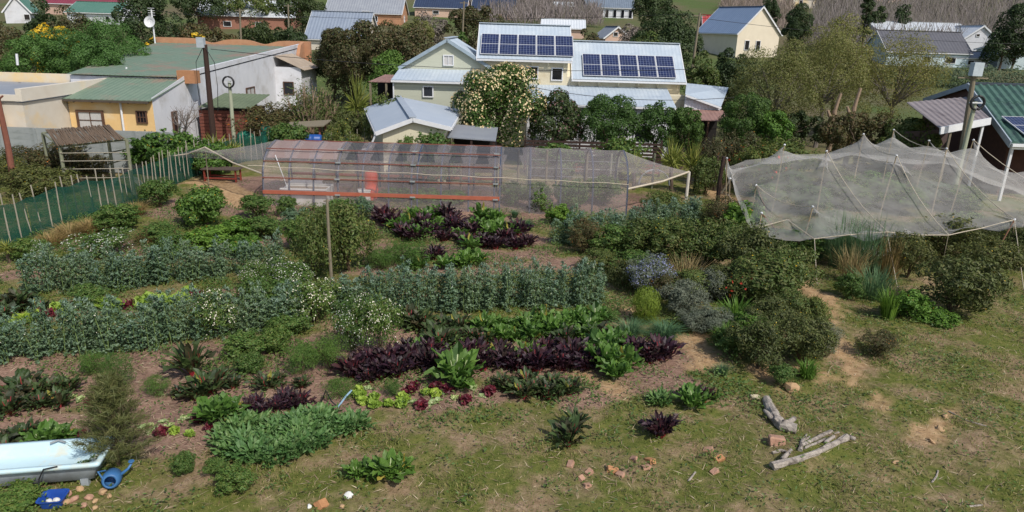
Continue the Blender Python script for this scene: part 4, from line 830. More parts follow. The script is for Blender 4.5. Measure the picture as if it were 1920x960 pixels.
for z, u, w, xe in ((2.3, .22, .05, xr_), (1.85, .1, .05, xr_), (1.2, .03, .05, xr_)):
    MB().bar((x0, YF+4*u-.05, z), (xe, YF+4*u-.05, z), .035, .04).build('rail', RAIL, tn); MB().bar((x0, YB-4*u+.05, z), (xe, YB-4*u+.05, z), .035, .04).build('rail', RAIL, tn)
MB().bar((x0, YF+.0, .6), (xr_, YF+.0, .6), .06, .15).build('plank', mat('orange_plank', (176, 100, 76), (160, 88, 66), .7, 3), tn); MB().bar((x0, YB, .6), (xr_, YB, .6), .05, .12).build('plank', MATS['orange_plank'], tn)
for x in (HX[3], HX[6]+.06, HX[10]+.06):
    for z, y in ((1.22, YF+.02), (1.87, YF+.3), (2.34, YF+.85), (.56, YF-.05)): MB().box((x, y, z), (.22, .06, .05)).build('clip', M_CONC, tn)
# net skin lofted over the hoops
def loft(secs, nsub=1): 
    S_ = np.array(secs); a, b = S_.shape[:2]; i, j = np.meshgrid(np.arange(a-1), np.arange(b-1), indexing='ij')
    return MB().add(S_.reshape(-1, 3), np.stack([i*b+j, (i+1)*b+j, (i+1)*b+j+1, i*b+j+1], -1).reshape(-1, 4))
def dens(L, k=4):
    L = np.array(L, float); out = []
    for a, b in zip(L[:-1], L[1:]): out += [a+(b-a)*i/k for i in range(k)]
    return np.array(out+[L[-1]])
secs = []; hx = [HX[i] for i in (0, 1, 2, 3, 4, 5, 6, 8, 9, 10, 12, 13, 14, 15)]
cen = np.array([0, (YF+YB)/2, 1.0])
for a, b in zip(hx[:-1], hx[1:]):
    for u in (0, .25, .5, .75):
        h = dens(hoop(a+(b-a)*u)); o = h-cen; o[:, 0] = 0; sg = .05*4*u*(1-u); secs.append(h+unit(o)*.05-np.array([0, 0, 1])*sg*(h[:, 2:3] > 1.4))
secs.append(dens(hoop(hx[-1]))+[0, -.03, .03]); loft(secs).build('net', NET, tn, True)
# stretched end flaps with their posts and edge ropes
hl = dens(hoop(x0)); pl_t = Vector((-16.1, 32.6, At(318, 293, 32.6).z)); mt = Vector(At(384, 276, 32.2))
ed = np.array([h for h in hl if h[2] > 1.15 or h[1] > 31]); ed = ed[ed[:, 2] > 1.15]; n = len(ed)
oth = np.array([tuple(mt.lerp(pl_t, min(1, u*1.4))) for u in np.linspace(0, 1, n)])
loft([ed*(1-s)+oth*s-np.array([0, 0, .35*s*(1-s)]) for s in np.linspace(0, 1, 9)]).build('net_flap', NET, tn, True)
MB().tube([ed[0], ed[0]*.5+oth[0]*.5-np.array([0, 0, .12]), oth[0]], .035, 6).build('edge_rope', ROPE, tn); MB().tube([mt, mt.lerp(pl_t, .5)-Vector((0, 0, .1)), pl_t], .03, 6).build('edge_rope', ROPE, tn)
MB().tube([(-16.16, 32.55, -.2), pl_t], .07, 8).build('end_post', M_WOODG, tn); MB().tube([(mt.x, mt.y, -.1), mt], .025, 6).build('prop', M_WOODG, tn)
hr_ = dens(hoop(HX[-1])); ed = hr_[hr_[:, 2] > 1.1]; pr_t = At(1292, 322, 32.4); n = len(ed)
loft([ed*(1-s)+np.array(tuple(pr_t))*s-np.array([0, 0, .3*s*(1-s)]) for s in np.linspace(0, 1, 9)]).build('net_flap', NET, tn, True)
MB().tube([ed[0], ed[0]*.45+np.array(tuple(pr_t))*.55-np.array([0, 0, .1]), pr_t], .045, 6).build('edge_rope', ROPE, tn)
MB().tube([(pr_t.x, 32.4, -.2), pr_t], .075, 8).build('end_post', mat('pale_post', (214, 206, 192), None, .8, 5), tn)
MB().tube([(x0-.5, YF-.12, 1.72)]+[(x, YF-.08, 1.72-.3*(x-x0)/(x1-x0)-.04*(i % 2)) for i, x in enumerate(np.linspace(x0, x1, 16))], .014, 4).build('guy_rope', ROPE, tn)
def sect(x, lo, hi): h = dens(hoop(x)); return np.array([q for q in h if lo <= (q[1]-YF)/(YB-YF) <= hi and q[2] > 1.9])+[0, 0, .015]
loft([sect(x, .12, .88) for x in np.linspace(x0+.1, HX[3]-.1, 6)]).build('roof_sheet', netmat('mauve_sheet_net', (186, 164, 160), .75, .08, 3), tn, True)
loft([sect(x, .12, .88) for x in np.linspace(HX[3]+.1, HX[12], 12)]).build('shade_cloth', netmat('grey_shade_cloth', (92, 98, 106), .5, .15, 3), tn, True)
MB().tube([Vector((HX[0]+.5, YF+.4, 2.1)), Vector((HX[1]-.05, YF+.15, .6))], .02, 5).build('brace', M_TRIM, tn)
for x in (HX[5]+.5, HX[8]+.6, HX[10]+1.0, HX[12]+.8, HX[14]): MB().tube([(x, 32.2, -.1), (x, 32.2, 2.2)], .055, 7).build('inner_post', M_WOODG, tn)
# things inside the tunnel
def put(name, label, cat, px, py, Yy=None): 
    P = G(px, py) if Yy is None else gz(At(px, py, Yy).x, Yy); return thing(name, label, cat, P)
t = put('orange_barrel', 'tall orange plastic barrel standing inside the net tunnel', 'barrel', 697, 366, 30.6)
MB().lathe([(0, 0), (.26, 0), (.29, .06), (.29, .42), (.31, .45), (.29, .48), (.29, .85), (.31, .88), (.29, .91), (.28, 1.2), (.24, 1.27), (0, 1.28)], 20).build('body', mat('orange_plastic', (228, 88, 58), (216, 78, 50), .5, 4), t, True); MB().lathe([(.06, 1.27), (.06, 1.31), (0, 1.31)], 10).build('bung', MATS['orange_plastic'], t)
t = put('grow_tank', 'large white rectangular planting tank filled with gravel inside the tunnel', 'tank', 578, 390, 29.65)
mt_w = mat('white_plastic', (222, 220, 216), (208, 206, 200), .5, 2, dirt=(184, 178, 166))
w, d, h = 1.9, 1.0, .72; m = MB()
for c_, s_ in (((0, -d/2, h/2), (w, .06, h)), ((0, d/2, h/2), (w, .06, h)), ((-w/2+.03, 0, h/2), (.06, d-.07, h-.01)), ((w/2-.03, 0, h/2), (.06, d-.07, h-.01)), ((0, 0, .03), (w-.1, d-.1, .05))): m.box(c_, s_)
m.build('shell', mt_w, t); MB().box((0, 0, h-.12), (w-.13, d-.07, .08)).build('gravel', mat('gravel', (168, 152, 132), (130, 116, 100), .95, 40, bump=.8), t); m = MB()
for c_, s_ in (((0, -d/2-.02, h+.01), (w+.08, .1, .05)), ((0, d/2+.02, h+.01), (w+.08, .1, .05))): m.box(c_, s_)
m.build('rim', mt_w, t)
t = put('white_tank', 'low white trough standing behind the gravel tank', 'tank', 585, 350, 31.6); m = MB().box((0, 0, .25), (1.9, .5, .5)); m.build('body', mt_w, t); MB().box((0, 0, .52), (1.96, .56, .05)).build('rim', mt_w, t)
t = put('white_box', 'small white plastic box beside the orange barrel', 'box', 683, 368, 30.3); MB().box((0, 0, .24), (.5, .36, .48), .3).build('body', mt_w, t); MB().box((0, 0, .5), (.54, .4, .05), .3).build('lid', mt_w, t)
t = put('potting_bench', 'wooden potting bench with trays inside the tunnel', 'bench', 640, 372, 31.0); MB().box((0, 0, .72), (1.5, .6, .05)).build('top', M_WOODG, t)
for sx in (-.68, .68):
    for sy in (-.24, .24): MB().box((sx, sy, .35), (.07, .07, .7)).build('leg', M_WOODG, t)
# ================================================================== NET CANOPY on the right
tc_ = thing('net_canopy', 'white bird net draped over tall bamboo poles like a tent', 'net canopy')
PK = [(1363, 297, 2.6), (1471, 272, 3.2), (1550, 284, 3.2), (1619, 252, 3.4), (1676, 244, 3.5), (1681, 292, 3.2), (1742, 264, 3.2), (1775, 279, 3.3), (1825, 263, 3.4), (1524, 388, 2.0), (1418, 348, 2.1), (1369, 335, 1.9), (1428, 400, 1.45)]
EDG = [(1365, 365, 1.0), (1410, 430, .95), (1476, 412, 1.35), (1527, 448, 1.1), (1595, 440, 1.35), (1663, 435, 1.4), (1720, 441, 1.3), (1778, 441, 1.3), (1840, 428, 1.5), (1902, 412, 1.65)]
pk = [Zp(*p) for p in PK]; ed = [Zp(*p) for p in EDG]
ext = [Vector((20.6, 24.2, 1.5)), Vector((22.2, 27.8, 1.6)), Vector((23.4, 31.8, 1.0)), Vector((20.8, 33.6, 1.9)), Vector((16.8, 35.4, 2.0)), Vector((13.5, 34.2, 2.0)), Vector((10.6, 32.2, 2.0)), Vector((9.2, 30.6, 1.9)), Vector((20.3, 27.0, 2.9))]
rdg = [a.lerp(b, u)-Vector((0, 0, .16*4*u*(1-u))) for a, b in ((pk[0], pk[1]), (pk[1], pk[3]), (pk[3], pk[4]), (pk[4], pk[6]), (pk[6], pk[8]), (pk[1], pk[2]), (pk[2], pk[5]), (pk[5], pk[7]), (pk[7], pk[8])) for u in (.33, .66)]
for a, b in ((pk[0], pk[11]),): rdg += [a.lerp(b, .5)]
pts = pk+ed+ext+rdg
res = delaunay_2d_cdt([Vector((p.x, p.y)) for p in pts], [], [], 0, 1e-5)
V2, F2, orig = res[0], res[2], res[3]
bm = bmesh.new(); bv = [bm.verts.new((v.x, v.y, pts[orig[i][0]].z)) for i, v in enumerate(V2)]
for f in F2: bm.faces.new([bv[i] for i in f])
bad = [f for f in bm.faces if max(e.calc_length() for e in f.edges) > 7.5]
for f in bad: bm.faces.remove(f)
for _ in range(3): bmesh.ops.subdivide_edges(bm, edges=bm.edges[:], cuts=1, use_grid_fill=True); 
bm.verts.ensure_lookup_table(); bm.verts.index_update()
Pz = np.array([v.co[:] for v in bm.verts])
key = {tuple(np.round(tuple(p), 3)) for p in pk+ed+ext}; pin = np.array([tuple(np.round(p, 3)) in key for p in Pz])
nb = [[e.other_vert(v).index for e in v.link_edges] for v in bm.verts]; bnd = np.array([v.is_boundary for v in bm.verts])
for it in range(26):
    Q = Pz.copy()
    for i in range(len(Pz)):
        if pin[i]: continue
        q = [k for k in nb[i] if bnd[k]] if bnd[i] else nb[i]
        if q: Q[i] = Pz[i]*.4+Pz[q].mean(0)*.6
    Pz = Q
    free = ~pin; Pz[free, 2] -= .0012
PN = np.array([tuple(p) for p in pk+ed+ext]); free = ~pin
dd = np.sqrt(((Pz[:, None, :2]-PN[None, :, :2])**2).sum(-1)).min(1); inner = free & ~bnd
Pz[inner, 2] -= .42*(1-np.exp(-dd[inner]/.75))+.03*np.sin(Pz[inner, 0]*3.1)*np.sin(Pz[inner, 1]*2.7)
Pz[inner, 2] = np.maximum(Pz[inner, 2], .6); Pz[free & bnd, 2] += .25*(1-np.exp(-dd[free & bnd]/.5))*(Pz[free & bnd, 1] < 25.5)
for v, p in zip(bm.verts, Pz): v.co = p
me = bpy.data.meshes.new('net'); bm.to_mesh(me); bm.free(); me.polygons.foreach_set('use_smooth', [True]*len(me.polygons)); me.materials.append(NETT); link('net', me, tc_)
BAM = mat('bamboo', (176, 158, 128), (150, 132, 104), .8, 6, stretch=(3, 3, .4)); rng = np.random.default_rng(4)
for i, p in enumerate(pk+[ed[9], ext[8]]):
    an = rng.uniform(0, 6.28); g = gz(p.x+.25*math.cos(an), p.y+.25*math.sin(an)); MB().tube([g-Vector((0, 0, .1)), p+Vector((0, 0, -.02))], [.026, .02], 6).build('pole', BAM, tc_)
    MB().rock((p.x, p.y, p.z+.01), (.1, .1, .09), rng).build('pole_cap', M_TRIM, tc_)
for p, gpx in ((ed[3], (1532, 536)), (ed[5], (1683, 541)), (ed[7], (1766, 500)), (ed[9], (1920, 545)), (ed[1], (1396, 470))):
    g = G(*gpx); MB().tube([p, g], .011, 5).build('guy_rope', ROPE, tc_); MB().tube([g+Vector((0, 0, -.1)), g+Vector((.02, 0, .12))], .018, 5).build('peg', M_WOODG, tc_)
for p, gpx in ((pk[12], (1490, 472)), (ed[9], (1845, 515)), (ed[5], (1620, 510)), (pk[10], (1455, 440))):
    g = G(*gpx); MB().tube([g, p], .022, 5).build('strut', mat('brown_stake', (120, 84, 64), None, .9, 5), tc_)
def drape(a, b, sag=.12): MB().tube([a.lerp(b, u)+Vector((0, 0, .02-sag*4*u*(1-u))) for u in np.linspace(0, 1, 7)], .016, 5).build('net_rope', ROPE, tc_)
for a, b in ((pk[2], ed[5]), (pk[5], ed[7]), (pk[3], pk[5]), (pk[4], pk[7]), (pk[7], ed[9]), (pk[8], ext[1]), (pk[10], pk[9])): drape(a, b, .25)
for i in range(len(ed)-1): MB().tube([ed[i], ed[i].lerp(ed[i+1], .5)+Vector((0, .02, .0)), ed[i+1]], .018, 5).build('edge_rope', ROPE, tc_)
for k, (px, py, Yy, lb, c_) in enumerate(((1652, 402, 24.5, 'white plastic tray lying on the ground under the net canopy', (214, 214, 216)), (1540, 372, 26, 'grey plastic crate standing under the net canopy', (150, 150, 156)))):
    P = At(px, py, Yy); t = thing('plastic_tray', lb, 'tray', gz(P.x, Yy)); MB().box((0, 0, .12), (1.0, .55, .2), .1).build('body', mat('tray%d' % k, c_, None, .5, 3), t); MB().box((0, 0, .23), (1.06, .6, .04), .1).build('rim', MATS['tray%d' % k], t)
# ================================================================== LEFT FENCE
fn = thing('stake_fence', 'green shade net fence tied to thin leaning stakes', 'fence'); rng = np.random.default_rng(9)
FP = [Vector((-17.6, 19.8, 0)), Vector((-17.1, 22.3, 0)), Vector((-16.4, 24.6, 0)), Vector((-15.7, 27.5, 0)), Vector((-15.9, 31.0, 0)), Vector((-15.9, 34.2, 0)), Vector((-14.9, 38.5, 0)), Vector((-13.2, 40.5, 0)), Vector((-8.5, 41.2, 0))]
STK = mat('stake_grey', (172, 164, 148), (144, 136, 120), .9, 5, stretch=(4, 4, .5)); FNET = netmat('green_shade_net', (42, 90, 76), .74, .14, 1.6, .35)
tops = []
for a, b in zip(FP[:-1], FP[1:]):
    L = (b-a).length; n = max(2, int(L/.36))
    for i in range(n):
        p = a.lerp(b, i/n); g = gz(p.x, p.y); h = rng.uniform(1.5, 1.8); top = Vector((rng.normal(.0, .07), rng.normal(-.05, .05), h)); MB().tube([g-Vector((0, 0, .1)), g+top], [.024, .02], 5).build('stake', STK, fn)
    tops += [gz(*(a.lerp(b, u/6).xy)) for u in range(6)]
for i in range(0, len(tops)-1, 3):
    q = tops[i:i+4]; S_ = [[tuple(p+Vector((.03, 0, .02))), tuple(p+Vector((rng.normal(0, .03), 0, .7))), tuple(p+Vector((0, -.03, 1.38+rng.normal(0, .04))))] for p in q]
    loft(S_).build('shade_net', FNET, fn, True)
# concrete panel wall
cw = thing('precast_wall', 'grey precast concrete panel wall behind the pergola', 'wall'); A_, B_ = Vector((-30.5, 34.9)), Vector((-16.9, 34.6)); nbay = 8; pnl = {}
for i in range(nbay+1):
    p = A_.lerp(B_, i/nbay); MB().box((p.x, p.y, .85), (.14, .16, 2.5), math.atan2(-.3, 13.6)).build('post', M_CONC, cw)
    if i < nbay:
        q = A_.lerp(B_, (i+1)/nbay); c_ = (p+q)/2
        for k in range(7): 
            if 'w' not in pnl: pnl['w'] = MB().box((0, 0, 0), ((q-p).length-.12, .06, .295)).mesh('panel', M_CONC)
            link('panel', pnl['w'], cw, (c_.x, c_.y, .02+.3*k+.15), math.atan2(-.3, 13.6))
# pergola with a brushwood roof
pg = thing('pergola', 'timber pergola with a brown brushwood roof behind the green fence', 'pergola'); PW = mat('mossy_post', (134, 136, 112), (112, 114, 94), .9, 5, stretch=(4, 4, .6)); Yp = 30.3; Yq = 32.6
c = [At(112, 275, Yp), At(237, 262, Yp), At(200, 240, Yq), At(80, 249, Yq)]
for p in c: MB().tube([(p.x, p.y, -.1), p], .075, 8).build('post', PW, pg)
for a, b in ((c[0], c[1]), (c[3], c[2]), (c[0], c[3]), (c[1], c[2])): MB().tube([a, b], .045, 6).build('beam', PW, pg)
rng = np.random.default_rng(12); BR = mat('brushwood', (128, 108, 88), (92, 76, 62), .95, 5, bump=.5, stretch=(4, 4, .6)); ns = 95
for i in range(ns):
    u = (i+.5)/ns+rng.normal(0, .003); a = c[0].lerp(c[1], u)+Vector((rng.normal(0, .03), -.15-rng.uniform(0, .12), .06+rng.uniform(0, .05))); b = c[3].lerp(c[2], u)+Vector((rng.normal(0, .05), .15+rng.uniform(0, .2), .08+rng.uniform(0, .05)))
    MB().tube([a, a.lerp(b, .5)+Vector((rng.normal(0, .02), 0, rng.normal(0, .01))), b], rng.uniform(.018, .034), 5).build('brush_stick', BR, pg)
for k, z in enumerate((.55, .95, 1.3, 1.65)): MB().tube([Vector((c[0].x, c[0].y-.08, z+.1)), Vector((c[1].x, c[1].y-.08, z+.22))], .02, 5).build('lath', STK, pg)
for a, b in ((c[1]+Vector((0, .1, -.4)), c[2]+Vector((-.3, 0, -1.2))), (c[1]+Vector((0, .1, -.8)), c[2]+Vector((-.2, 0, -1.7)))): MB().tube([a, b], .03, 5).build('brace', PW, pg)
# red trestle table, garden bench wheel, tarps and yard things behind the tunnel
RW = mat('red_painted_wood', (142, 62, 48), (124, 54, 42), .8, 5)
tb = thing('trestle_table', 'low red trestle table with dark slatted top beside the fence', 'table', gz(-14.15, 33.6)); 
for k in range(6): MB().box((0, -.35+k*.14, .62), (1.8, .12, .03)).build('plank', mat('dark_slats', (92, 78, 68), None, .9, 5), tb)
for sx in (-.75, .75):
    for sy in (-.3, .3): MB().box((sx, sy, .3), (.07, .07, .6)).build('leg', RW, tb)
for sy in (-.33, .33): MB().box((0, sy, .2), (1.55, .05, .07)).build('rail', RW, tb)
hp = thing('wire_hoop', 'half round grey wire hoop standing inside the fence', 'hoop', gz(-17.3, 30.6)); an = np.linspace(0, math.pi, 15)
for k in range(4): MB().tube([(.72*math.cos(a), k*.12, .72*math.sin(a)) for a in an], .012, 4).build('wire', M_GALV, hp)
hp = thing('wire_hoop', 'half round wire arch between the yucca plants', 'hoop', gz(At(1230, 310, 34).x, 34))
for k in range(3): MB().tube([(.75*math.cos(a), k*.1, .75*math.sin(a)+.3) for a in an], .022, 4).build('wire', M_GALV, hp)
def tarp(name, label, cat, px, py, Yy, size, m, seed):
    rng = np.random.default_rng(seed); P = At(px, py, Yy); t = gz(P.x, Yy); mb = MB(); mb.rock((0, 0, size[2]*.48), size, rng, 0, .3); return tag(mb.build(name, m, None, True, t), label, cat)
TEAL = mat('teal_tarp', (38, 128, 104), (30, 108, 88), .6, 3, bump=.4); BLUEP = mat('blue_plastic', (40, 84, 156), (34, 72, 138), .4, 3)
tarp('tarp_heap', 'teal green tarpaulin draped over a heap behind the tunnel', 'tarpaulin', 505, 240, 42, (1.5, 1.3, 1.7), TEAL, 1)
tarp('tarp_heap', 'low teal tarpaulin heap beside the slim pale pole', 'tarpaulin', 462, 252, 43, (1.5, 1.2, 1.1), TEAL, 2)
t = put('blue_barrel', 'blue plastic drum lying on a rack behind the tunnel', 'barrel', 585, 245, 39.5); m = MB().lathe([(0, -.5), (.26, -.5), (.3, -.42), (.3, -.15), (.315, -.12), (.3, -.09), (.3, .09), (.315, .12), (.3, .15), (.3, .42), (.26, .5), (0, .5)], 18); o = m.build('body', BLUEP, t, True); o.rotation_euler = (0, rad(90), .1); o.location = (0, 0, 1.15)
for sx in (-.4, .4): MB().box((sx, 0, .42), (.08, .6, .84)).build('cradle', M_DARKWOOD, t)
t = put('blue_tub', 'small blue tub below the lying drum', 'tub', 590, 256, 38.6); MB().lathe([(0, 0), (.3, 0), (.36, .4), (.39, .42), (.36, .43), (.33, .38), (.28, .05), (0, .05)], 16).build('body', BLUEP, t, True); MB().tube([(-.36, 0, .4), (0, 0, .62), (.36, 0, .4)], .012, 5).build('handle', M_GALV, t)
t = put('red_cart', 'bright red wheelbarrow tray beside the cream shed', 'wheelbarrow', 681, 256, 37.5); REDP = mat('red_paint', (190, 36, 44), None, .5, 4); m = MB()
m.slab([(-.4, -.3, .75), (.4, -.3, .75), (.3, -.2, .4), (-.3, -.2, .4)], .03); m.slab([(.4, .3, .75), (-.4, .3, .75), (-.3, .2, .4), (.3, .2, .4)], .03); m.slab([(.4, -.3, .75), (.4, .3, .75), (.3, .2, .4), (.3, -.2, .4)], .03); m.slab([(-.4, .3, .75), (-.4, -.3, .75), (-.3, -.2, .4), (-.3, .2, .4)], .03); m.box((0, 0, .4), (.6, .4, .03)); m.build('tray', REDP, t)
w_ = MB().lathe([(.12, -.04), (.2, -.05), (.2, .05), (.12, .04)], 14).build('wheel', M_BLACK, t); w_.rotation_euler = (rad(90), 0, 0); w_.location = (.5, 0, .2)
for sy in (-.2, .2): MB().tube([(.5, sy*.4, .22), (-.2, sy, .42), (-.9, sy*1.4, .62)], .02, 5).build('handle', M_GALV, t); MB().tube([(-.25, sy, .4), (-.3, sy, 0)], .02, 5).build('leg', M_GALV, t)
rk = thing('timber_rack', 'open brown timber rack with rough roof beside the drum', 'rack', gz(-11.9, 40.3)); 
for sx in (-.9, .9):
    for sy in (-.6, .6): MB().box((sx, sy, .9), (.1, .1, 1.9)).build('post', M_BRICK, rk)
MB().slab([(-1.2, -.9, 1.8), (1.2, -.9, 2.0), (1.2, .9, 2.1), (-1.2, .9, 1.9)], .06).build('roof', M_WOODG, rk); 
for z in (.5, 1.1): MB().box((0, 0, z), (1.8, 1.1, .04)).build('shelf', M_BRICK, rk)
sh2 = thing('garden_shed', 'small shed with mossy green roof and reddish slatted wall', 'shed'); a, b = At(386, 222, 44.5), At(432, 224, 44.5)
ROWS = 9
for k in range(ROWS): MB().box(((a.x+b.x)/2+.4, 44.5, .25+k*.21), (b.x-a.x+1.6, .04, .18)).build('plank', mat('red_slats', (124, 72, 58), (104, 60, 50), .85, 5), sh2)
MB().box(((a.x+b.x)/2+.4, 46.1, 1.0), (b.x-a.x+1.5, 3.0, 2.1)).build('wall', M_DARKWOOD, sh2); c_ = At(400, 206, 44.2)
MB().corr((a.x-.3, 44.2, 2.25), (b.x+1.4, 44.2, 2.25), (b.x+1.4, 48, 2.75), (a.x-.1, 48, 2.75), .3, .02).build('roof', mat('mossy_roof', (106, 118, 92), (92, 104, 80), .8, 1), sh2)
# stepped slatted screen behind the tunnel
scn = thing('slat_screen', 'dark horizontal slat screen below the round trees', 'screen'); a, b = At(985, 262, 37.8), At(1240, 280, 37.8)
for k in range(9): MB().box(((a.x+b.x)/2, 37.8, .2+k*.19), (b.x-a.x, .03, .12)).build('slat', M_DARKWOOD if k > 2 else M_BRICK, scn)
for u in np.linspace(0, 1, 6): MB().box((a.x+(b.x-a.x)*u, 37.86, .95), (.09, .09, 2.0)).build('post', M_DARKWOOD, scn)
wf = thing('post_and_wire_fence', 'pale timber posts with wires behind the tunnel', 'fence'); PX = [(990, 280), (1147, 288), (1160, 294), (1228, 288), (1308, 295), (1346, 292)]
wp = []
for px, py in PX: p = At(px, py, 34.6); wp.append(p); MB().tube([(p.x, 34.6, -.1), p], .06, 7).build('post', PW if px < 1300 else M_DARKWOOD, wf)
for z in (.5, .9, 1.3): MB().tube([(p.x, 34.55, z) for p in wp], .01, 4).build('wire', M_GALV, wf)
gp = thing('gate_post', 'dark rough timber gate post at the corner of the net canopy', 'post', gz(At(1352, 330, 29.8).x, 29.8)); MB().tube([(0, 0, -.1), (-.04, 0, 1.4), (.02, 0, 2.5)], [.1, .09, .08], 7).build('post', M_DARKWOOD, gp); MB().tube([(.1, 0, .9), (.55, 0, 1.8)], .04, 5).build('brace', M_WOODG, gp)
mp_ = G(622, 532); t = thing('bare_pole', 'single bare wooden pole standing among the vegetable beds', 'pole', mp_); MB().tube([(0, 0, -.2), np.array(At(617, 455, mp_.y)-mp_), np.array(At(613, 374, mp_.y)-mp_)], [.05, .046, .04], 8).build('shaft', M_WOODG, t); MB().tube([np.array(At(613, 374, mp_.y)-mp_)+[-.1, 0, -.05], np.array(At(613, 374, mp_.y)-mp_)+[.1, 0, -.03]], .02, 5).build('cross_pin', M_WOODG, t)
ob = At(4, 175, 30); t = thing('old_post', 'thick brown weathered post in front of the panel wall', 'post', gz(At(8, 250, 30).x, 30)); MB().tube([(0, 0, -.1), (.05, 0, 2.0), (.0, 0, ob.z)], [.14, .12, .1], 8).build('shaft', M_BRICK, t); MB().tube([(0, 0, ob.z-.3), (.25, 0, ob.z-.1)], .04, 5).build('stub', M_BRICK, t)
# ================================================================== PLANT PROTOTYPES
PR = {}
LM['darko'] = leafmat('leaf_dark_olive', [(80, 92, 48), (100, 108, 58), (68, 78, 44), (112, 112, 68)], .25)
STEMG = mat('stem_green', (120, 140, 80), (96, 118, 64), .8, 6); STEMR = mat('stem_red', (150, 44, 50), (120, 34, 44), .6, 6); STEMW = mat('stem_pale', (186, 194, 150), (160, 172, 126), .7, 6); TWIG = mat('twig_brown', (104, 86, 66), (82, 68, 54), .9, 8)
L_CHG = leafmat('chard_green', [(78, 112, 44), (98, 136, 56), (62, 94, 40), (112, 146, 66)], .35, .03); L_CHD = leafmat('chard_dark', [(58, 76, 44), (74, 94, 50), (48, 62, 40), (80, 72, 50)], .3, .03)
L_PUR = leafmat('chard_purple', [(46, 28, 42), (60, 34, 48), (36, 26, 36), (72, 38, 46), (56, 52, 48)], .2, .035); L_RED = leafmat('lettuce_red', [(96, 34, 48), (118, 44, 56), (78, 32, 44)], .3, .03)
L_LIME = leafmat('lettuce_lime', [(150, 178, 66), (172, 196, 88), (132, 164, 56)], .4, .03); L_YEL = leafmat('leaf_yellowing', [(176, 160, 72), (150, 150, 70)], .35); L_PALE = leafmat('lettuce_pale', [(190, 204, 150), (168, 188, 120)], .4); L_BRA = leafmat('brassica', [(84, 124, 66), (102, 138, 78), (70, 106, 56), (122, 150, 92)], .3, .03)
def proto(key, fn, nvar, mats, smooth=False):
    PR[key] = []
    for i in range(nvar):
        rng = np.random.default_rng(sum(map(ord, key))*10+i); mb = MB(); fn(mb, rng); PR[key].append(mb.mesh(key, mats, smooth))
def p_bean(mb, rng):
    for s_ in range(5):
        an = rng.uniform(0, 6.28); b = np.array([math.cos(an), math.sin(an), 0])*rng.uniform(.02, .15); h = rng.uniform(.78, 1.12); ln = np.array([rng.normal(0, .06), rng.normal(0, .06), 0]); top = b+ln+[0, 0, h]
        mb.tube([b-[0, 0, .05], (b+top)/2, top], [.009, .008, .005], 4, 1); k = 19
        for i in range(k):
            u = (i+1)/k; c = b+(top-b)*u; a2 = i*2.4+rng.uniform(-.4, .4); r = .145*(1-.6*u**3)*rng.uniform(.7, 1.15); nl = 7
            out = np.array([math.cos(a2), math.sin(a2), .2+.6*u]); t = np.linspace(.3, 1, nl)[:, None]; P = c+out*t*r+rng.normal(0, .022, (nl, 3))
            N = np.tile([math.cos(a2)*.6, math.sin(a2)*.6, .9], (nl, 1))+rng.normal(0, .35, (nl, 3)); mb.leaves(P, N, .062, .034, rng, 0, A=np.tile(out, (nl, 1))+rng.normal(0, .6, (nl, 3)))
            if i > 7 and rng.random() < .16: mb.leaves(c+out*.06+rng.normal(0, .015, (2, 3)), rng.normal(0, 1, (2, 3)), .025, .018, rng, 2)
        mb.leaves(top+[0, 0, .02]+rng.normal(0, .022, (12, 3)), rng.normal(0, .4, (12, 3))+[0, 0, .3], .085, .022, rng, 3, A=rng.normal(0, .35, (12, 3))+[0, 0, 1])
proto('broad_bean_plant', p_bean, 5, [LM['bean'], STEMG, FL['white'], leafmat('bean_tip', [(114, 138, 118), (136, 158, 140)], .25, .03)])
def chardfn(n, L, Wd, lift, stem, mids=(0,), spread=.05, ruf=.12, yel=0):
    def f(mb, rng):
        for i in range(n):
            az = i*2.399+rng.uniform(-.3, .3); u = i/n; r = spread*rng.uniform(.2, 1.2)
            m_ = 2 if rng.random() < yel else 0
            mb.bigleaf((r*math.cos(az), r*math.sin(az), -.01), az, L*rng.uniform(.7, 1.15), Wd*rng.uniform(.75, 1.2), lift-(.75*(1-u)+rng.uniform(-.12, .12)), rng.uniform(.5, 1.15), rng, stem, m_, 1, ruf)
    return f
proto('green_chard', chardfn(34, .5, .15, 1.55, .28, yel=.03, spread=.09, ruf=.22), 4, [L_CHG, STEMW, L_YEL]); proto('dark_chard', chardfn(34, .48, .13, 1.5, .3, yel=.04, spread=.1, ruf=.22), 4, [L_CHD, STEMR, L_YEL]); proto('purple_chard', chardfn(46, .52, .115, 1.6, .25, ruf=.26, spread=.13), 5, [L_PUR, STEMR, L_PUR])
proto('lime_lettuce', chardfn(20, .19, .15, 1.45, .06, spread=.02, ruf=.2), 3, [L_LIME, STEMW, L_LIME]); proto('red_lettuce', chardfn(20, .19, .14, 1.45, .06, spread=.02, ruf=.22), 3, [L_RED, STEMR, L_RED]); proto('seedling', chardfn(9, .12, .08, 1.2, .1, spread=.01), 2, [L_PALE, STEMW, L_PALE])
proto('brassica', chardfn(90, .38, .085, 1.5, .2, spread=.26, ruf=.25), 4, [L_BRA, L_BRA, L_BRA]); proto('tall_chard', chardfn(26, .85, .17, 1.62, .32, spread=.07, ruf=.2), 2, [L_CHD, STEMR, L_YEL])
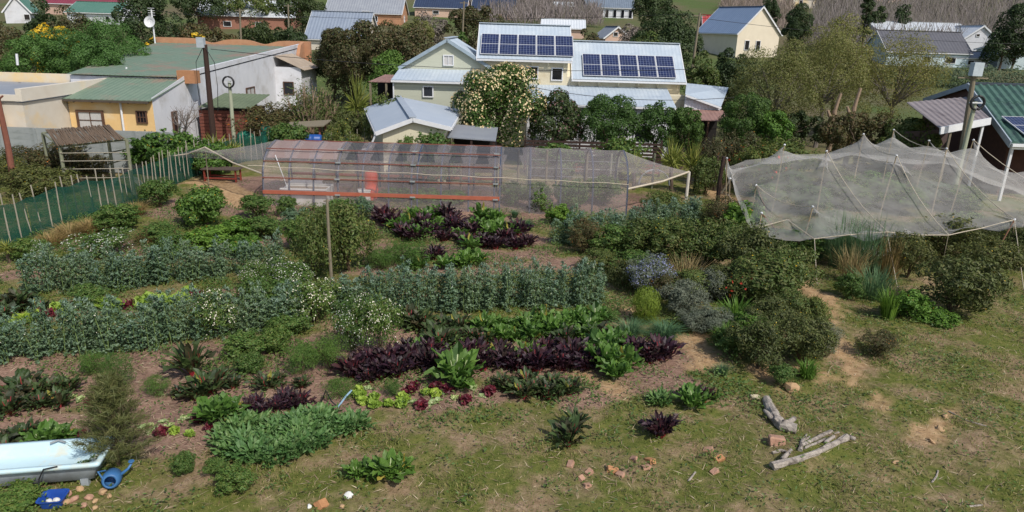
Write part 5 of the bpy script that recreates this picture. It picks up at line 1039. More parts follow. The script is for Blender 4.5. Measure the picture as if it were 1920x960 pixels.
def shrubfn(R, n, leaf, asp=.5, ncl=28, cl=.36, fl=0, fs=.05, stems=6, shell=.38):
    def f(mb, rng):
        h = R[2]; crown_mb(rng, R, n, leaf, asp, ncl, cl, mb, (0, 0, h*.95), 0, flat=-h*.95+.02, fl=fl, fsize=fs, shell=shell)
        for i in range(26):
            d = unit(rng.normal(0, 1, 3)+[0, 0, .75]); d[2] = abs(d[2]); t = rng.uniform(.8, 1.22, 26)[:, None]; P = np.array([0, 0, h*.9])+d*np.array(R)*t+rng.normal(0, .03, (26, 3)); P[:, 2] = np.maximum(P[:, 2], .03); mb.leaves(P, np.tile(d, (26, 1))+rng.normal(0, .7, (26, 3)), leaf, leaf*asp, rng, 0)
        for i in range(stems): an = rng.uniform(0, 6.28); mb.tube([(0, 0, -.05), (R[0]*.25*math.cos(an), R[1]*.25*math.sin(an), h*.7), (R[0]*.6*math.cos(an), R[1]*.6*math.sin(an), h*1.4)], [.018, .012, .005], 4, 2)
    return f
# every prototype below is one metre wide and one metre high before scaling
U = (.5, .5, .5)
for nm, lmk, n, leaf, asp, fl, fk, nv in (('leafy_shrub', 'garden', 3600, .075, .5, 0, 'white', 3), ('olive_shrub', 'oliveg', 4200, .062, .45, 40, 'yellow', 3), ('white_flower_shrub', 'garden', 3400, .06, .4, 620, 'white', 3), ('grey_shrub', 'grey', 5200, .07, .26, 0, 'white', 2), ('lavender_shrub', 'grey', 3600, .065, .28, 1100, 'blue', 2), ('lime_shrub', 'lime', 8000, .06, .35, 0, 'white', 1), ('citrus_shrub', 'mid', 3600, .085, .55, 70, 'yellow', 2), ('red_flower_shrub', 'oliveg', 3600, .065, .4, 45, 'red', 2), ('bright_shrub', 'bright', 3400, .09, .6, 30, 'orange', 3), ('blue_green_shrub', 'bean', 3400, .07, .5, 0, 'white', 2), ('dark_shrub', 'darko', 4600, .06, .4, 30, 'yellow', 3), ('brown_shrub', 'brown', 3800, .06, .35, 40, 'orange', 2), ('carrot_shrub', 'mid', 4200, .05, .25, 0, 'white', 3)):
    proto(nm, shrubfn(U, n, leaf, asp, fl=fl, fs=(.03 if fk != 'yellow' else .022) if fk != 'red' else .07), nv, [LM[lmk], FL[fk], TWIG])
def p_lime(mb, rng):
    n = 5200; d = unit(rng.normal(0, 1, (n, 3))); P = d*[.47, .47, .5]*rng.uniform(.62, 1.12, (n, 1)); P[:, :2] *= (1+.08*np.sin(P[:, 2:3]*14+np.arctan2(P[:, 1:2], P[:, 0:1])*4)); mb.leaves(P+[0, 0, .5], d, .085, .018, rng, 0, A=d*.5+[0, 0, 1]+rng.normal(0, .3, (n, 3)))
    mb.tube([(0, 0, -.05), (0, 0, .4)], [.03, .02], 5, 2)
proto('lime_shrub', p_lime, 1, [LM['lime'], FL['white'], TWIG])
def tuftfn(n, h, w, bend, r, fl=0):
    def f(mb, rng):
        a = rng.uniform(0, 6.28, n); rr = r*np.sqrt(rng.uniform(0, 1, n)); P = np.c_[rr*np.cos(a), rr*np.sin(a), np.full(n, -.01)]; mb.blades(P, a+rng.normal(0, .5, n), h*rng.uniform(.6, 1.15, n), w*rng.uniform(.7, 1.3, n), rng, np.clip(rng.normal(bend, .22, n), .02, 1.1))
    return f
proto('grass_tuft', tuftfn(420, .75, .012, .55, .14), 3, [LM['teal']]); proto('lily_clump', tuftfn(240, .95, .03, .45, .24), 3, [LM['bright']]); proto('reed_clump', tuftfn(300, 1.2, .014, .4, .3), 3, [LM['teal']]); proto('straw_clump', tuftfn(420, .8, .012, .5, .25), 3, [LM['dry']]); proto('dry_reed', tuftfn(260, 1.2, .011, .35, .25), 2, [LM['dry']])
def p_yucca(mb, rng):
    mb.tube([(0, 0, -.05), (.02, 0, .25), (0, 0, .45)], [.07, .06, .06], 7, 1); k = 110; ph = rng.uniform(0, 6.28, k); el = np.arcsin(rng.uniform(-.25, 1, k)); d = np.c_[np.cos(ph)*np.cos(el), np.sin(ph)*np.cos(el), np.sin(el)]
    mb.leaves(np.array([0, 0, .5])+d*.25, np.cross(d, rng.normal(0, 1, (k, 3))), .5, .035, rng, 0, A=d, fold=.05)
proto('yucca', p_yucca, 3, [LM['yellowgreen'], BARK])
def p_feather(mb, rng):
    mb.tube([(0, 0, -.05), (.02, 0, .5), (-.02, 0, 1.0)], [.02, .015, .004], 5, 1)
    for i in range(60):
        u = .08+.9*i/60; c = np.array([0, 0, u]); an = i*2.4; L = .42*(1-u)**.75*rng.uniform(.8, 1.2)+.06; e = c+np.array([math.cos(an)*L, math.sin(an)*L, L*rng.uniform(.25, .7)]); mb.tube([c, e], [.006, .002], 3, 1); k = 120; t = rng.uniform(.2, 1, k)[:, None]; P = c+(e-c)*t
        mb.leaves(P+rng.normal(0, .02, (k, 3)), rng.normal(0, 1, (k, 3)), .12, .0058, rng, 0, A=(e-c)/L+rng.normal(0, .45, (k, 3))+[0, 0, .3])
proto('feathery_sapling', p_feather, 1, [leafmat('needles', [(98, 104, 58), (114, 118, 70), (84, 92, 50), (128, 124, 80)], .25), TWIG])
PC = [0]
def plant(kind, label, px, py, hpx=None, wpx=None, cat='plant', grp=None, P=None, name=None, rz=None, hm=1.0, wm=1.0, rng=np.random.default_rng(77)):
    P = G(px, py) if P is None else P; ms_ = PR[kind]; PC[0] += 1; me = ms_[PC[0] % len(ms_)]; s = ppm(P); view = .94
    H_ = hpx/s/view if hpx else hm; W_ = wpx/s if wpx else (H_ if hpx else wm)
    o = link(name or kind, me, None, P, rng.uniform(0, 6.28) if rz is None else rz, (W_, W_*rng.uniform(.85, 1.1), H_)); o.rotation_euler.x = rng.normal(0, .05); o.rotation_euler.y = rng.normal(0, .05); return tag(o, label, cat, grp)
# ------------------------------------------------------------------ broad bean rows
def beanrow(a, b, lines, sp, label, grp, seed, hm=1.0):
    rng = np.random.default_rng(seed); A_, B_ = G(*a), G(*b); d = (B_-A_); L = d.length; d = d/L; nrm = Vector((-d.y, d.x, 0)); n = int(L/sp)
    for ln in range(lines):
        for i in range(n+1):
            if rng.random() < .05: continue
            p = A_+d*(i*sp+rng.normal(0, .04)+.1*ln)+nrm*(ln*.34+rng.normal(0, .09)); p.z = float(hz(p.x, p.y)); plant('broad_bean_plant', label, 0, 0, P=p, hm=hm*rng.uniform(.74, 1.18), wm=rng.uniform(.9, 1.35), cat='bean plant', grp=grp, rng=rng)
beanrow((62, 556), (528, 512), 2, .31, 'blue-green broad bean plant in the row behind the lettuce bed', 'broad beans behind the lettuce bed', 31, 1.02)
beanrow((-20, 684), (572, 618), 2, .30, 'blue-green broad bean plant in the row in front of the lettuce bed', 'broad beans in front of the lettuce bed', 32, 1.05)
beanrow((632, 588), (1128, 576), 2, .29, 'blue-green broad bean plant in the row behind the purple chard', 'broad beans behind the purple chard', 33, 1.08)
beanrow((1046, 462), (1318, 424), 2, .31, 'blue-green broad bean plant in the row by the right end of the net tunnel', 'broad beans by the tunnel end', 34, 1.0)
# ------------------------------------------------------------------ chard and lettuce
def many(kind, pts, label, grp, hpx, wpx=None, jit=.15, cat='chard', seed=1):
    rng = np.random.default_rng(seed+len(pts))
    for p in pts:
        h = (p[2] if len(p) > 2 else hpx)*rng.uniform(1-jit, 1+jit); P = G(p[0], p[1]); s = h/ppm(P)/.55*(.94 if kind.endswith('lettuce') else 1); o = plant(kind, label, 0, 0, P=P, hm=1, wm=1, cat=cat, grp=grp, rng=rng)
        base = {'purple_chard': .5, 'green_chard': .48, 'dark_chard': .45, 'lime_lettuce': .17, 'red_lettuce': .17, 'seedling': .1, 'brassica': .46, 'tall_chard': .8}[kind]; k = h/ppm(P)/base; o.scale = (k, k, k*rng.uniform(.92, 1.08))
PF = [(662, 706), (692, 714), (718, 706, 34), (744, 704), (700, 688, 36), (734, 684), (772, 680), (800, 690), (822, 690, 34), (808, 666, 36), (884, 680), (906, 692, 34), (946, 686), (968, 692, 36), (1006, 694), (1032, 684, 34), (1054, 692), (1074, 678), (1098, 690, 34), (1190, 666), (1216, 678), (1240, 672), (764, 666, 32), (936, 666, 30), (1022, 666, 32), (676, 690, 34)]
many('purple_chard', PF, 'dark purple chard in the bed in front of the broad bean row', 'purple chard in the front bed', 40)
many('green_chard', [(856, 716, 56), (1134, 690, 46), (1152, 708, 44), (1168, 690, 40), (1130, 664, 44), (1152, 652, 44), (864, 730, 26), (988, 676, 34), (1120, 678, 34), (846, 686, 30), (786, 664, 28), (926, 678, 30)], 'bright green chard growing among the purple chard', 'green chard among the purple', 44)
many('green_chard', [(1104, 622), (1076, 612), (1052, 618), (1020, 612), (992, 620), (962, 622), (932, 616), (906, 622), (1116, 606), (1036, 630), (1000, 636), (966, 640), (1090, 636), (940, 640)], 'green chard at the foot of the broad bean row beside purple chard', 'green chard at the foot of the beans', 34)
many('dark_chard', [(812, 632), (790, 616), (832, 622), (862, 620), (882, 640), (770, 612), (846, 640), (908, 646), (1060, 646), (1120, 640), (826, 650)], 'dark green red-stemmed chard between the beans and purple chard', 'dark chard between beans and purple chard', 34)
many('dark_chard', [(980, 745), (1002, 738), (1026, 746), (1048, 742), (1068, 738), (958, 734), (940, 728), (1034, 728), (990, 724)], 'dark red-green chard in front of the purple chard bed', 'dark chard in front of the purple bed', 30)
many('dark_chard', [(30, 752), (62, 748), (96, 740), (112, 762), (76, 764), (18, 776), (130, 734), (24, 836), (52, 826), (10, 852), (44, 735)], 'dark green chard in the bed above the bathtub', 'dark chard above the bathtub', 36)
many('green_chard', [(86, 838, 40), (112, 832, 36), (60, 846, 30)], 'broad-leaved green chard just behind the bathtub rim', 'green chard behind the bathtub', 36)
many('tall_chard', [(362, 704, 66)], 'tall dark chard with yellowing lower leaves', None, 66); many('dark_chard', [(392, 738, 40), (372, 748, 34), (338, 744, 26), (436, 728, 26), (500, 728, 30), (520, 720, 26), (566, 726, 24), (410, 716, 28)], 'dark chard with yellow leaves in the mulch bed beside the tall chard', 'chards in the mulched bed', 36)
many('green_chard', [(402, 790, 58), (424, 784, 44)], 'large bright green leafy chard beside the pale green patch', 'large green chards', 56)
many('purple_chard', [(466, 774), (492, 778), (520, 770), (546, 766), (480, 762), (562, 760), (534, 756)], 'purple chard behind the pale green brassica patch', 'purple chard behind the brassicas', 28)
many('purple_chard', [(736, 428), (756, 444), (776, 452), (802, 442), (832, 452), (852, 434), (872, 458), (886, 442), (906, 462), (928, 466), (946, 452), (966, 466), (986, 462), (836, 412), (846, 424), (722, 418), (792, 428), (782, 492), (818, 486), (972, 440)], 'purple chard in the bed before the net tunnel', 'purple chard before the tunnel', 27)
many('green_chard', [(746, 434), (766, 428), (786, 448), (816, 434), (862, 448), (882, 468), (896, 428), (918, 444), (936, 434), (956, 444), (802, 412), (822, 408), (776, 412), (902, 412), (838, 502), (872, 502), (896, 496), (786, 506), (880, 490), (926, 420)], 'green chard in the bed before the net tunnel', 'green chard before the tunnel', 26)
many('lime_lettuce', [(676, 746), (680, 756), (702, 750), (702, 764), (728, 762), (752, 762), (756, 750), (798, 740), (816, 742), (824, 726), (674, 738), (328, 812), (356, 818)], 'lime green lettuce in the soil strip beside the grass', 'lime lettuces in the soil strip', 14, cat='lettuce')
many('red_lettuce', [(776, 732), (790, 764), (872, 756), (816, 732), (836, 736), (916, 740), (374, 792), (394, 806), (302, 816), (150, 818), (138, 826), (170, 760), (762, 740)], 'dark red lettuce in the soil strip beside the grass', 'red lettuces in the soil strip', 15, cat='lettuce')
many('seedling', [(266, 802), (282, 798), (292, 806), (306, 792), (346, 786), (280, 812), (318, 800), (776, 756), (810, 758), (690, 730), (852, 748), (904, 744), (888, 730), (940, 722), (820, 752), (150, 750), (228, 742), (300, 740), (134, 746)], 'tiny pale seedling planted in the bare soil', 'pale seedlings', 9, cat='seedling')
many('lime_lettuce', [(46, 606), (22, 618), (112, 584), (200, 578), (216, 580), (270, 574), (300, 572), (320, 572), (338, 568), (352, 552), (284, 570), (130, 592), (62, 598)], 'lime green lettuce in the bed between the two bean rows', 'lime lettuces between the bean rows', 20, cat='lettuce')
many('red_lettuce', [(90, 596), (306, 564), (372, 558), (240, 578), (74, 590), (184, 572)], 'dark red lettuce in the bed between the two bean rows', 'red lettuces between the bean rows', 16, cat='lettuce')
many('dark_chard', [(14, 590, 40), (34, 580, 36), (8, 606, 36), (76, 586, 26), (60, 572, 24)], 'dark green leafy chard at the end of the lettuce bed', 'chard at the end of the lettuce bed', 34)
many('brassica', [(426, 830), (462, 836), (500, 826), (538, 838), (572, 818), (606, 806), (446, 806), (486, 802), (524, 806), (560, 796), (640, 806), (664, 800), (478, 856), (520, 862), (556, 846), (596, 790), (440, 850), (588, 834)], 'pale green leafy brassica in the dense patch', 'brassicas in the pale green patch', 36, cat='brassica')
many('green_chard', [(668, 894, 0.1+28), (730, 896, 50), (752, 890, 36), (700, 892, 34)], 'dark green leafy plant standing alone in the grass', 'leafy plants in the grass', 40)
many('tall_chard', [(1066, 836, 62), (1078, 806, 40)], 'tall dark chard with red stems standing in the grass', 'tall red-stemmed chards in the grass', 60)
many('purple_chard', [(1240, 816, 44)], 'single purple chard standing in the grass', None, 44); many('purple_chard', [(1318, 752, 30)], 'small purple chard beside the green one in the grass', None, 30); many('green_chard', [(1298, 764, 36), (1292, 748, 26), (1340, 750, 18)], 'green chard at the edge of the sandy strip', 'green chards by the sandy strip', 34); many('brassica', [(1238, 756, 30)], 'round leafy green plant at the end of the mulch', None, 30)
# ------------------------------------------------------------------ shrubs and clumps
SH = [
 ('citrus_shrub', 388, 424, 68, 86, 'bushy green shrub with yellow buds in front of the red table'), ('leafy_shrub', 226, 432, 46, 84, 'weedy green shrub at the foot of the fence'), ('leafy_shrub', 302, 388, 48, 60, 'green shrub beside the fence corner'),
 ('white_flower_shrub', 196, 484, 50, 110, 'white daisy bush beside the wood chip mulch'), ('straw_clump', 280, 456, 40, 70, 'brown dry grass clump behind the wood chips'), ('straw_clump', 130, 446, 36, 70, 'straw coloured grass heap under the stake fence'), ('straw_clump', 168, 436, 36, 66, 'longer straw grass drooping beside the fence stakes'), ('straw_clump', 96, 462, 36, 60, 'flattened dry grass at the low end of the fence'), ('straw_clump', 255, 402, 30, 60, 'dry grass below the fence bend'),
 ('yucca', 18, 492, 46, 56, 'green spiky aloe at the bottom of the fence'), ('leafy_shrub', 60, 488, 40, 60, 'low leafy weeds beside the spiky aloe'), ('leafy_shrub', 484, 408, 40, 60, 'green shrub at the open end of the tunnel'), ('bright_shrub', 400, 472, 44, 90, 'bright green weeds behind the bean row'), ('bright_shrub', 445, 448, 36, 70, 'bright weeds below the yellow budded shrub'), ('leafy_shrub', 500, 446, 36, 70, 'green weeds in front of the gravel tank'),
 ('olive_shrub', 590, 522, 118, 84, 'tall loose olive shrub left of the bare pole'), ('olive_shrub', 655, 508, 112, 100, 'tall loose olive shrub right of the bare pole'), ('olive_shrub', 610, 460, 72, 90, 'olive shrub behind the bare pole'), ('blue_green_shrub', 682, 412, 40, 40, 'blue-green bush at the foot of the tunnel plank'), ('leafy_shrub', 540, 404, 34, 38, 'small green bush by the gravel tank corner'), ('blue_green_shrub', 560, 432, 40, 60, 'blue-green bush between tunnel and olive shrub'),
 ('carrot_shrub', 716, 504, 40, 70, 'feathery green vegetable at the start of the mulch'), ('carrot_shrub', 762, 500, 46, 100, 'spreading bright feathery vegetable patch'),
 ('white_flower_shrub', 540, 548, 60, 90, 'white flowering weeds at the end of the back bean row'), ('white_flower_shrub', 590, 606, 84, 100, 'green white-flowering bush between the bean rows'), ('leafy_shrub', 520, 580, 50, 80, 'green weeds between the bean rows'), ('white_flower_shrub', 662, 660, 108, 78, 'tall bush full of white blossom at the bean row end'), ('white_flower_shrub', 712, 664, 112, 80, 'widest white blossom bush next to the bare soil'), ('white_flower_shrub', 410, 632, 84, 80, 'white flowering plant rising through the front bean row'),
 ('white_flower_shrub', 84, 500, 46, 44, 'thin white-flowering weed near the fence end'), ('leafy_shrub', 480, 572, 50, 70, 'green clump at the end of the lettuce bed'), ('leafy_shrub', 165, 576, 40, 60, 'green leafy clump in the lettuce bed'), ('carrot_shrub', 228, 726, 66, 52, 'upright green herb behind the feathery sapling'), ('carrot_shrub', 294, 742, 36, 54, 'low parsley clump in the mulch bed'), ('carrot_shrub', 566, 700, 60, 70, 'bushy green herb behind the dark red chard'), ('carrot_shrub', 620, 692, 62, 70, 'bushy green herb beside the white blossom'), ('leafy_shrub', 460, 664, 40, 80, 'low weeds in front of the bean row end'), ('leafy_shrub', 520, 660, 46, 60, 'weedy clump right of the front bean row'), ('carrot_shrub', 640, 740, 24, 70, 'low green herb behind the lettuce strip'), ('carrot_shrub', 740, 742, 30, 36, 'reddish green herb in the lettuce strip'),
 ('leafy_shrub', 346, 888, 38, 46, 'small weedy bush in the grass by the sapling'), ('leafy_shrub', 404, 890, 30, 40, 'small green bush below the pale brassicas'), ('leafy_shrub', 444, 916, 46, 80, 'flowering weed clump in the front grass'), ('leafy_shrub', 36, 948, 30, 100, 'weeds growing in front of the bathtub'), ('leafy_shrub', 172, 890, 30, 60, 'thin weeds at the bathtub end'),
 ('feathery_sapling', 222, 872, 172, 150, 'young feathery sapling beside the bathtub end'),
 ('bright_shrub', 1050, 422, 34, 50, 'bright green clump at the corner of the tunnel'), ('brown_shrub', 1096, 474, 60, 66, 'rusty brown bush at the near end of the bean row'), ('leafy_shrub', 1148, 478, 52, 80, 'green bush in front of the tunnel bean row'), ('olive_shrub', 1200, 484, 66, 100, 'olive bush behind the lavender'), ('olive_shrub', 1262, 492, 76, 120, 'broad olive bush behind the dry red stalks'), ('olive_shrub', 1330, 500, 84, 110, 'olive bush behind the grey-leaved shrubs'), ('dark_shrub', 1400, 530, 100, 120, 'dark olive bush left of the net ropes'), ('olive_shrub', 1436, 570, 96, 130, 'large olive bush with small yellow flowers'), ('olive_shrub', 1480, 552, 86, 90, 'olive bush at the edge of the grassy path'), ('brown_shrub', 1350, 436, 64, 66, 'brown shrub between tunnel and canopy'), ('olive_shrub', 1308, 420, 30, 60, 'low olive bush under the tunnel end post'), ('olive_shrub', 1240, 400, 40, 80, 'olive bush under the tunnel flap'),
 ('lavender_shrub', 1214, 552, 74, 92, 'lavender blue flowering bush at the bean row end'), ('dry_reed', 1284, 540, 54, 90, 'reddish dry stalk clump beside the lavender'), ('grey_shrub', 1332, 562, 56, 74, 'grey-green feathery bush below the olive shrubs'), ('grey_shrub', 1280, 592, 60, 90, 'wide grey bush right of the lime dome shrub'), ('red_flower_shrub', 1394, 570, 66, 84, 'shrub with scarlet flower spikes'), ('lily_clump', 1378, 606, 56, 60, 'bright green strap-leaved clump below the scarlet flowers'), ('grey_shrub', 1330, 622, 44, 84, 'low grey lavender mound'), ('lily_clump', 1360, 644, 44, 50, 'short strap-leaved clump in front of the grey mound'), ('bright_shrub', 1404, 640, 50, 80, 'bright green leafy bush below the strap leaves'),
 ('dark_shrub', 1420, 690, 96, 100, 'dark green bush at the lower corner of the shrub border'), ('dark_shrub', 1500, 680, 90, 110, 'dark brownish bush beside the sandy path'), ('olive_shrub', 1480, 616, 70, 90, 'olive bush with red berries by the sandy path'), ('lily_clump', 1512, 708, 38, 44, 'grassy clump beside the pale boulder'), ('leafy_shrub', 1466, 724, 40, 50, 'small flowering plant behind the pale boulder'), ('grass_tuft', 1352, 704, 36, 44, 'lone wiry grass tuft on the sandy ground'), ('lime_shrub', 1206, 604, 66, 54, 'bright lime dome shaped conifer shrub'), ('grass_tuft', 1180, 634, 50, 84, 'spiky grass mound left of the lime dome'), ('grass_tuft', 1244, 636, 52, 86, 'spiky grass mound right of the lime dome'), ('leafy_shrub', 1140, 600, 20, 40, 'small green weed on the red soil'),
 ('dark_shrub', 1782, 592, 112, 150, 'large round dark bush in front of the net canopy'), ('lily_clump', 1664, 598, 70, 46, 'tall strap-leaved clump under the net edge'), ('bright_shrub', 1704, 596, 46, 70, 'nasturtium clump beside the strap leaves'), ('brown_shrub', 1646, 668, 46, 70, 'low dry bush in the open grass'), ('reed_clump', 1580, 500, 90, 80, 'tall green reed clump under the net edge'), ('reed_clump', 1622, 512, 90, 84, 'green reeds behind the rope peg'), ('reed_clump', 1530, 480, 66, 70, 'reeds beside the front net pole'), ('dry_reed', 1598, 530, 66, 70, 'brown feathery dry reeds below the canopy'), ('dry_reed', 1664, 524, 76, 64, 'rusty dry reed clump under the canopy'), ('reed_clump', 1636, 560, 56, 70, 'short reed clump by the path'), ('leafy_shrub', 1590, 560, 44, 50, 'green weeds beside the grassy path'), ('bright_shrub', 1760, 606, 24, 60, 'trailing nasturtium below the round bush'),
 ('bright_shrub', 1390, 450, 66, 84, 'bright nasturtium mound under the canopy corner'), ('bright_shrub', 1450, 470, 54, 70, 'nasturtium bush with orange flowers under the net'), ('blue_green_shrub', 1420, 480, 30, 60, 'pale lavender foliage under the canopy'), ('dark_shrub', 1700, 520, 80, 90, 'dark bush in the shade of the canopy'), ('dark_shrub', 1860, 470, 80, 110, 'dark bush under the right side of the net'), ('leafy_shrub', 1800, 452, 70, 100, 'green bush under the front net edge'), ('dark_shrub', 1910, 440, 60, 80, 'dark bush at the far right net pole'), ('dark_shrub', 1730, 470, 70, 80, 'dark green shrub under the middle of the net'),
 ('leafy_shrub', 1440, 392, 60, 70, 'green tomato bush inside the left of the canopy'), ('leafy_shrub', 1510, 400, 70, 80, 'green tomato bush behind the front net pole'), ('leafy_shrub', 1590, 392, 76, 90, 'leafy vegetable bush in the middle of the canopy'), ('bright_shrub', 1640, 372, 60, 90, 'bright vegetable bush deep inside the canopy'), ('leafy_shrub', 1680, 398, 66, 90, 'leafy bush behind the white tray'), ('blue_green_shrub', 1740, 388, 60, 90, 'grey-green bush inside the canopy'), ('leafy_shrub', 1800, 396, 60, 90, 'green bush at the right of the canopy'), ('white_flower_shrub', 1560, 430, 46, 70, 'white flowering weeds under the front net'), ('leafy_shrub', 1480, 360, 50, 80, 'green bush at the back of the canopy'), ('dark_shrub', 1560, 352, 50, 90, 'dark bush at the back of the canopy'), ('dark_shrub', 1700, 350, 46, 100, 'dark bush behind the tallest net pole'),
 ('leafy_shrub', 1010, 396, 50, 64, 'leafy tomato bush inside the clear end of the tunnel'), ('leafy_shrub', 1070, 394, 54, 70, 'tall leafy bush inside the clear end of the tunnel'), ('leafy_shrub', 1130, 384, 50, 70, 'leafy bush at the last tunnel hoop'), ('leafy_shrub', 960, 384, 40, 50, 'leafy bush beside the red rail end'), ('bright_shrub', 740, 374, 20, 56, 'strawberry-like bed plant inside the tunnel'), ('bright_shrub', 800, 378, 22, 60, 'low yellow-green tray plants inside the tunnel'), ('bright_shrub', 850, 380, 20, 60, 'low seedlings in the tunnel bed'), ('dark_shrub', 770, 345, 30, 90, 'dark potted plants along the back of the tunnel'),
 ('grass_tuft', 962, 428, 30, 30, 'small spiky grass mound at the tunnel foot'), ('grass_tuft', 992, 430, 30, 30, 'second spiky grass mound at the tunnel foot'), ('grass_tuft', 965, 408, 24, 26, 'spiky grass mound beside the tunnel hoop'),
]
SH += [('dark_shrub', 1560, 470, 70, 100, 'dark shrub behind the front net guy rope'), ('dark_shrub', 1640, 470, 76, 110, 'dark leafy mass below the net edge'), ('dark_shrub', 1770, 490, 80, 120, 'dark bush behind the large round bush'), ('dark_shrub', 1850, 520, 70, 110, 'low dark bush right of the large round bush'), ('dark_shrub', 1905, 500, 70, 90, 'dark bush beside the slanting brown strut'), ('leafy_shrub', 1500, 490, 60, 80, 'green bush left of the net guy rope'), ('leafy_shrub', 1680, 470, 60, 80, 'green weeds below the middle of the net edge'), ('olive_shrub', 1380, 480, 60, 90, 'olive bush beside the nasturtium mound'), ('olive_shrub', 1290, 560, 50, 80, 'olive bush behind the grey lavender'), ('dark_shrub', 1360, 560, 60, 90, 'dark bush left of the scarlet flowers'), ('dark_shrub', 1440, 630, 70, 100, 'dark bush between strap leaves and path'), ('grey_shrub', 1300, 618, 40, 70, 'greyish bush right of the spiky mound'), ('leafy_shrub', 1370, 668, 50, 70, 'green bush left of the lower dark bush'), ('brown_shrub', 1250, 560, 50, 70, 'brownish bush beside the lavender'), ('dark_shrub', 1170, 540, 50, 60, 'dark bush left of the lavender'), ('olive_shrub', 1120, 510, 40, 70, 'olive weeds behind the long bean row end'), ('leafy_shrub', 1190, 520, 46, 80, 'green bush behind the lavender bush'), ('olive_shrub', 1520, 620, 60, 70, 'olive bush overhanging the sandy path'), ('grey_shrub', 1545, 660, 50, 60, 'grey twiggy bush at the sandy path'), ('leafy_shrub', 330, 480, 40, 80, 'green weeds beside the wood chips'), ('leafy_shrub', 300, 452, 30, 70, 'low weeds above the wood chips'), ('bright_shrub', 460, 480, 36, 70, 'bright weeds at the back bean row end'), ('leafy_shrub', 640, 428, 50, 80, 'green bush in front of the tunnel hoops'), ('leafy_shrub', 570, 470, 60, 60, 'green weeds left of the tall olive shrub'), ('leafy_shrub', 540, 632, 40, 70, 'weeds at the front bean row end'), ('carrot_shrub', 180, 700, 40, 60, 'green herb below the front bean row'), ('leafy_shrub', 470, 700, 36, 50, 'leafy weed beside the tall chard'), ('white_flower_shrub', 480, 540, 50, 60, 'small white-flowering weed by the lettuce bed')]
for k, px, py, h, w, lb in SH: plant(k, lb, px, py, h*(.72 if px > 1420 and py < 475 else 1), w if 'sap' not in k else w*1.1, cat={'grass_tuft': 'grass', 'straw_clump': 'grass', 'yucca': 'aloe', 'feathery_sapling': 'sapling'}.get(k, 'plant' if k in ('lily_clump', 'reed_clump', 'dry_reed', 'carrot_shrub') else 'shrub'))
# plants behind the tunnel and behind the fence, placed at their own depth
for k, px, Yy, zt, wpx, lb in (('yucca', 1194, 34.4, 278, 34, 'low yucca left of the wire arch'), ('yucca', 1270, 34.2, 252, 36, 'tallest yucca right of the wire arch'), ('yucca', 1298, 34.0, 258, 34, 'yucca beside the slim pale post'), ('yucca', 400, 37, 245, 44, 'yucca at the foot of the dark utility pole'), ('yucca', 430, 37.2, 258, 34, 'yucca at the foot of the slim pale pole'), ('yucca', 664, 45, 128, 34, 'yellow-green yucca under the dense tree'),
  ('citrus_shrub', 290, 34.6, 246, 100, 'green leafy shrub behind the fence corner'), ('citrus_shrub', 345, 35.5, 250, 80, 'green shrub below the bare tree'), ('citrus_shrub', 395, 34.8, 268, 80, 'green shrub behind the tunnel flap'), ('leafy_shrub', 810, 33.9, 252, 90, 'bright green shrub before the cream shed'), ('leafy_shrub', 770, 33.8, 258, 50, 'flowering shrub below the shed window'), ('brown_shrub', 40, 33, 276, 100, 'dry brown shrub in front of the panel wall'), ('brown_shrub', 110, 33.8, 272, 110, 'brown scrub beneath the pergola'), ('dark_shrub', 60, 29.5, 312, 130, 'dark green undergrowth behind the fence'), ('brown_shrub', 170, 34.6, 290, 90, 'purple brown bush behind the pergola'), ('dark_shrub', 5, 31, 290, 70, 'dark bush beside the old brown post'), ('olive_shrub', 640, 36.5, 232, 70, 'yellowish shrub beside the wheelbarrow'), ('leafy_shrub', 540, 39, 232, 80, 'green weeds below the teal tarpaulin'), ('brown_shrub', 1340, 36, 262, 70, 'dry reddish shrub beside the dark veranda'), ('red_flower_shrub', 1428, 34, 266, 100, 'aloe bed with red flower spikes behind the canopy'), ('olive_shrub', 1330, 33.5, 296, 60, 'green bush beside the gate post'), ('leafy_shrub', 1170, 36.6, 262, 90, 'green bush under the clipped trees'), ('leafy_shrub', 1050, 36.6, 272, 90, 'low green plants before the slat screen'), ('olive_shrub', 720, 42, 182, 90, 'dark bush at the corner of the sage house'), ('brown_shrub', 530, 43.5, 196, 140, 'brown scrub behind the teal tarpaulin'), ('brown_shrub', 450, 46, 192, 90, 'brown scrub by the reddish slatted shed'), ('dark_shrub', 640, 44, 205, 110, 'dark undergrowth behind the blue drum'), ('olive_shrub', 1480, 37, 262, 120, 'dark olive undergrowth behind the canopy'), ('brown_shrub', 1400, 36.5, 250, 90, 'bare brownish shrub behind the aloes')):
    T_ = At(px, zt, Yy); P = gz(T_.x, Yy); plant(k, lb, 0, 0, P=P, hm=T_.z-P.z, wm=wpx/ppm(P)*(1.7 if k == 'yucca' else 1), cat='yucca' if k == 'yucca' else 'shrub')
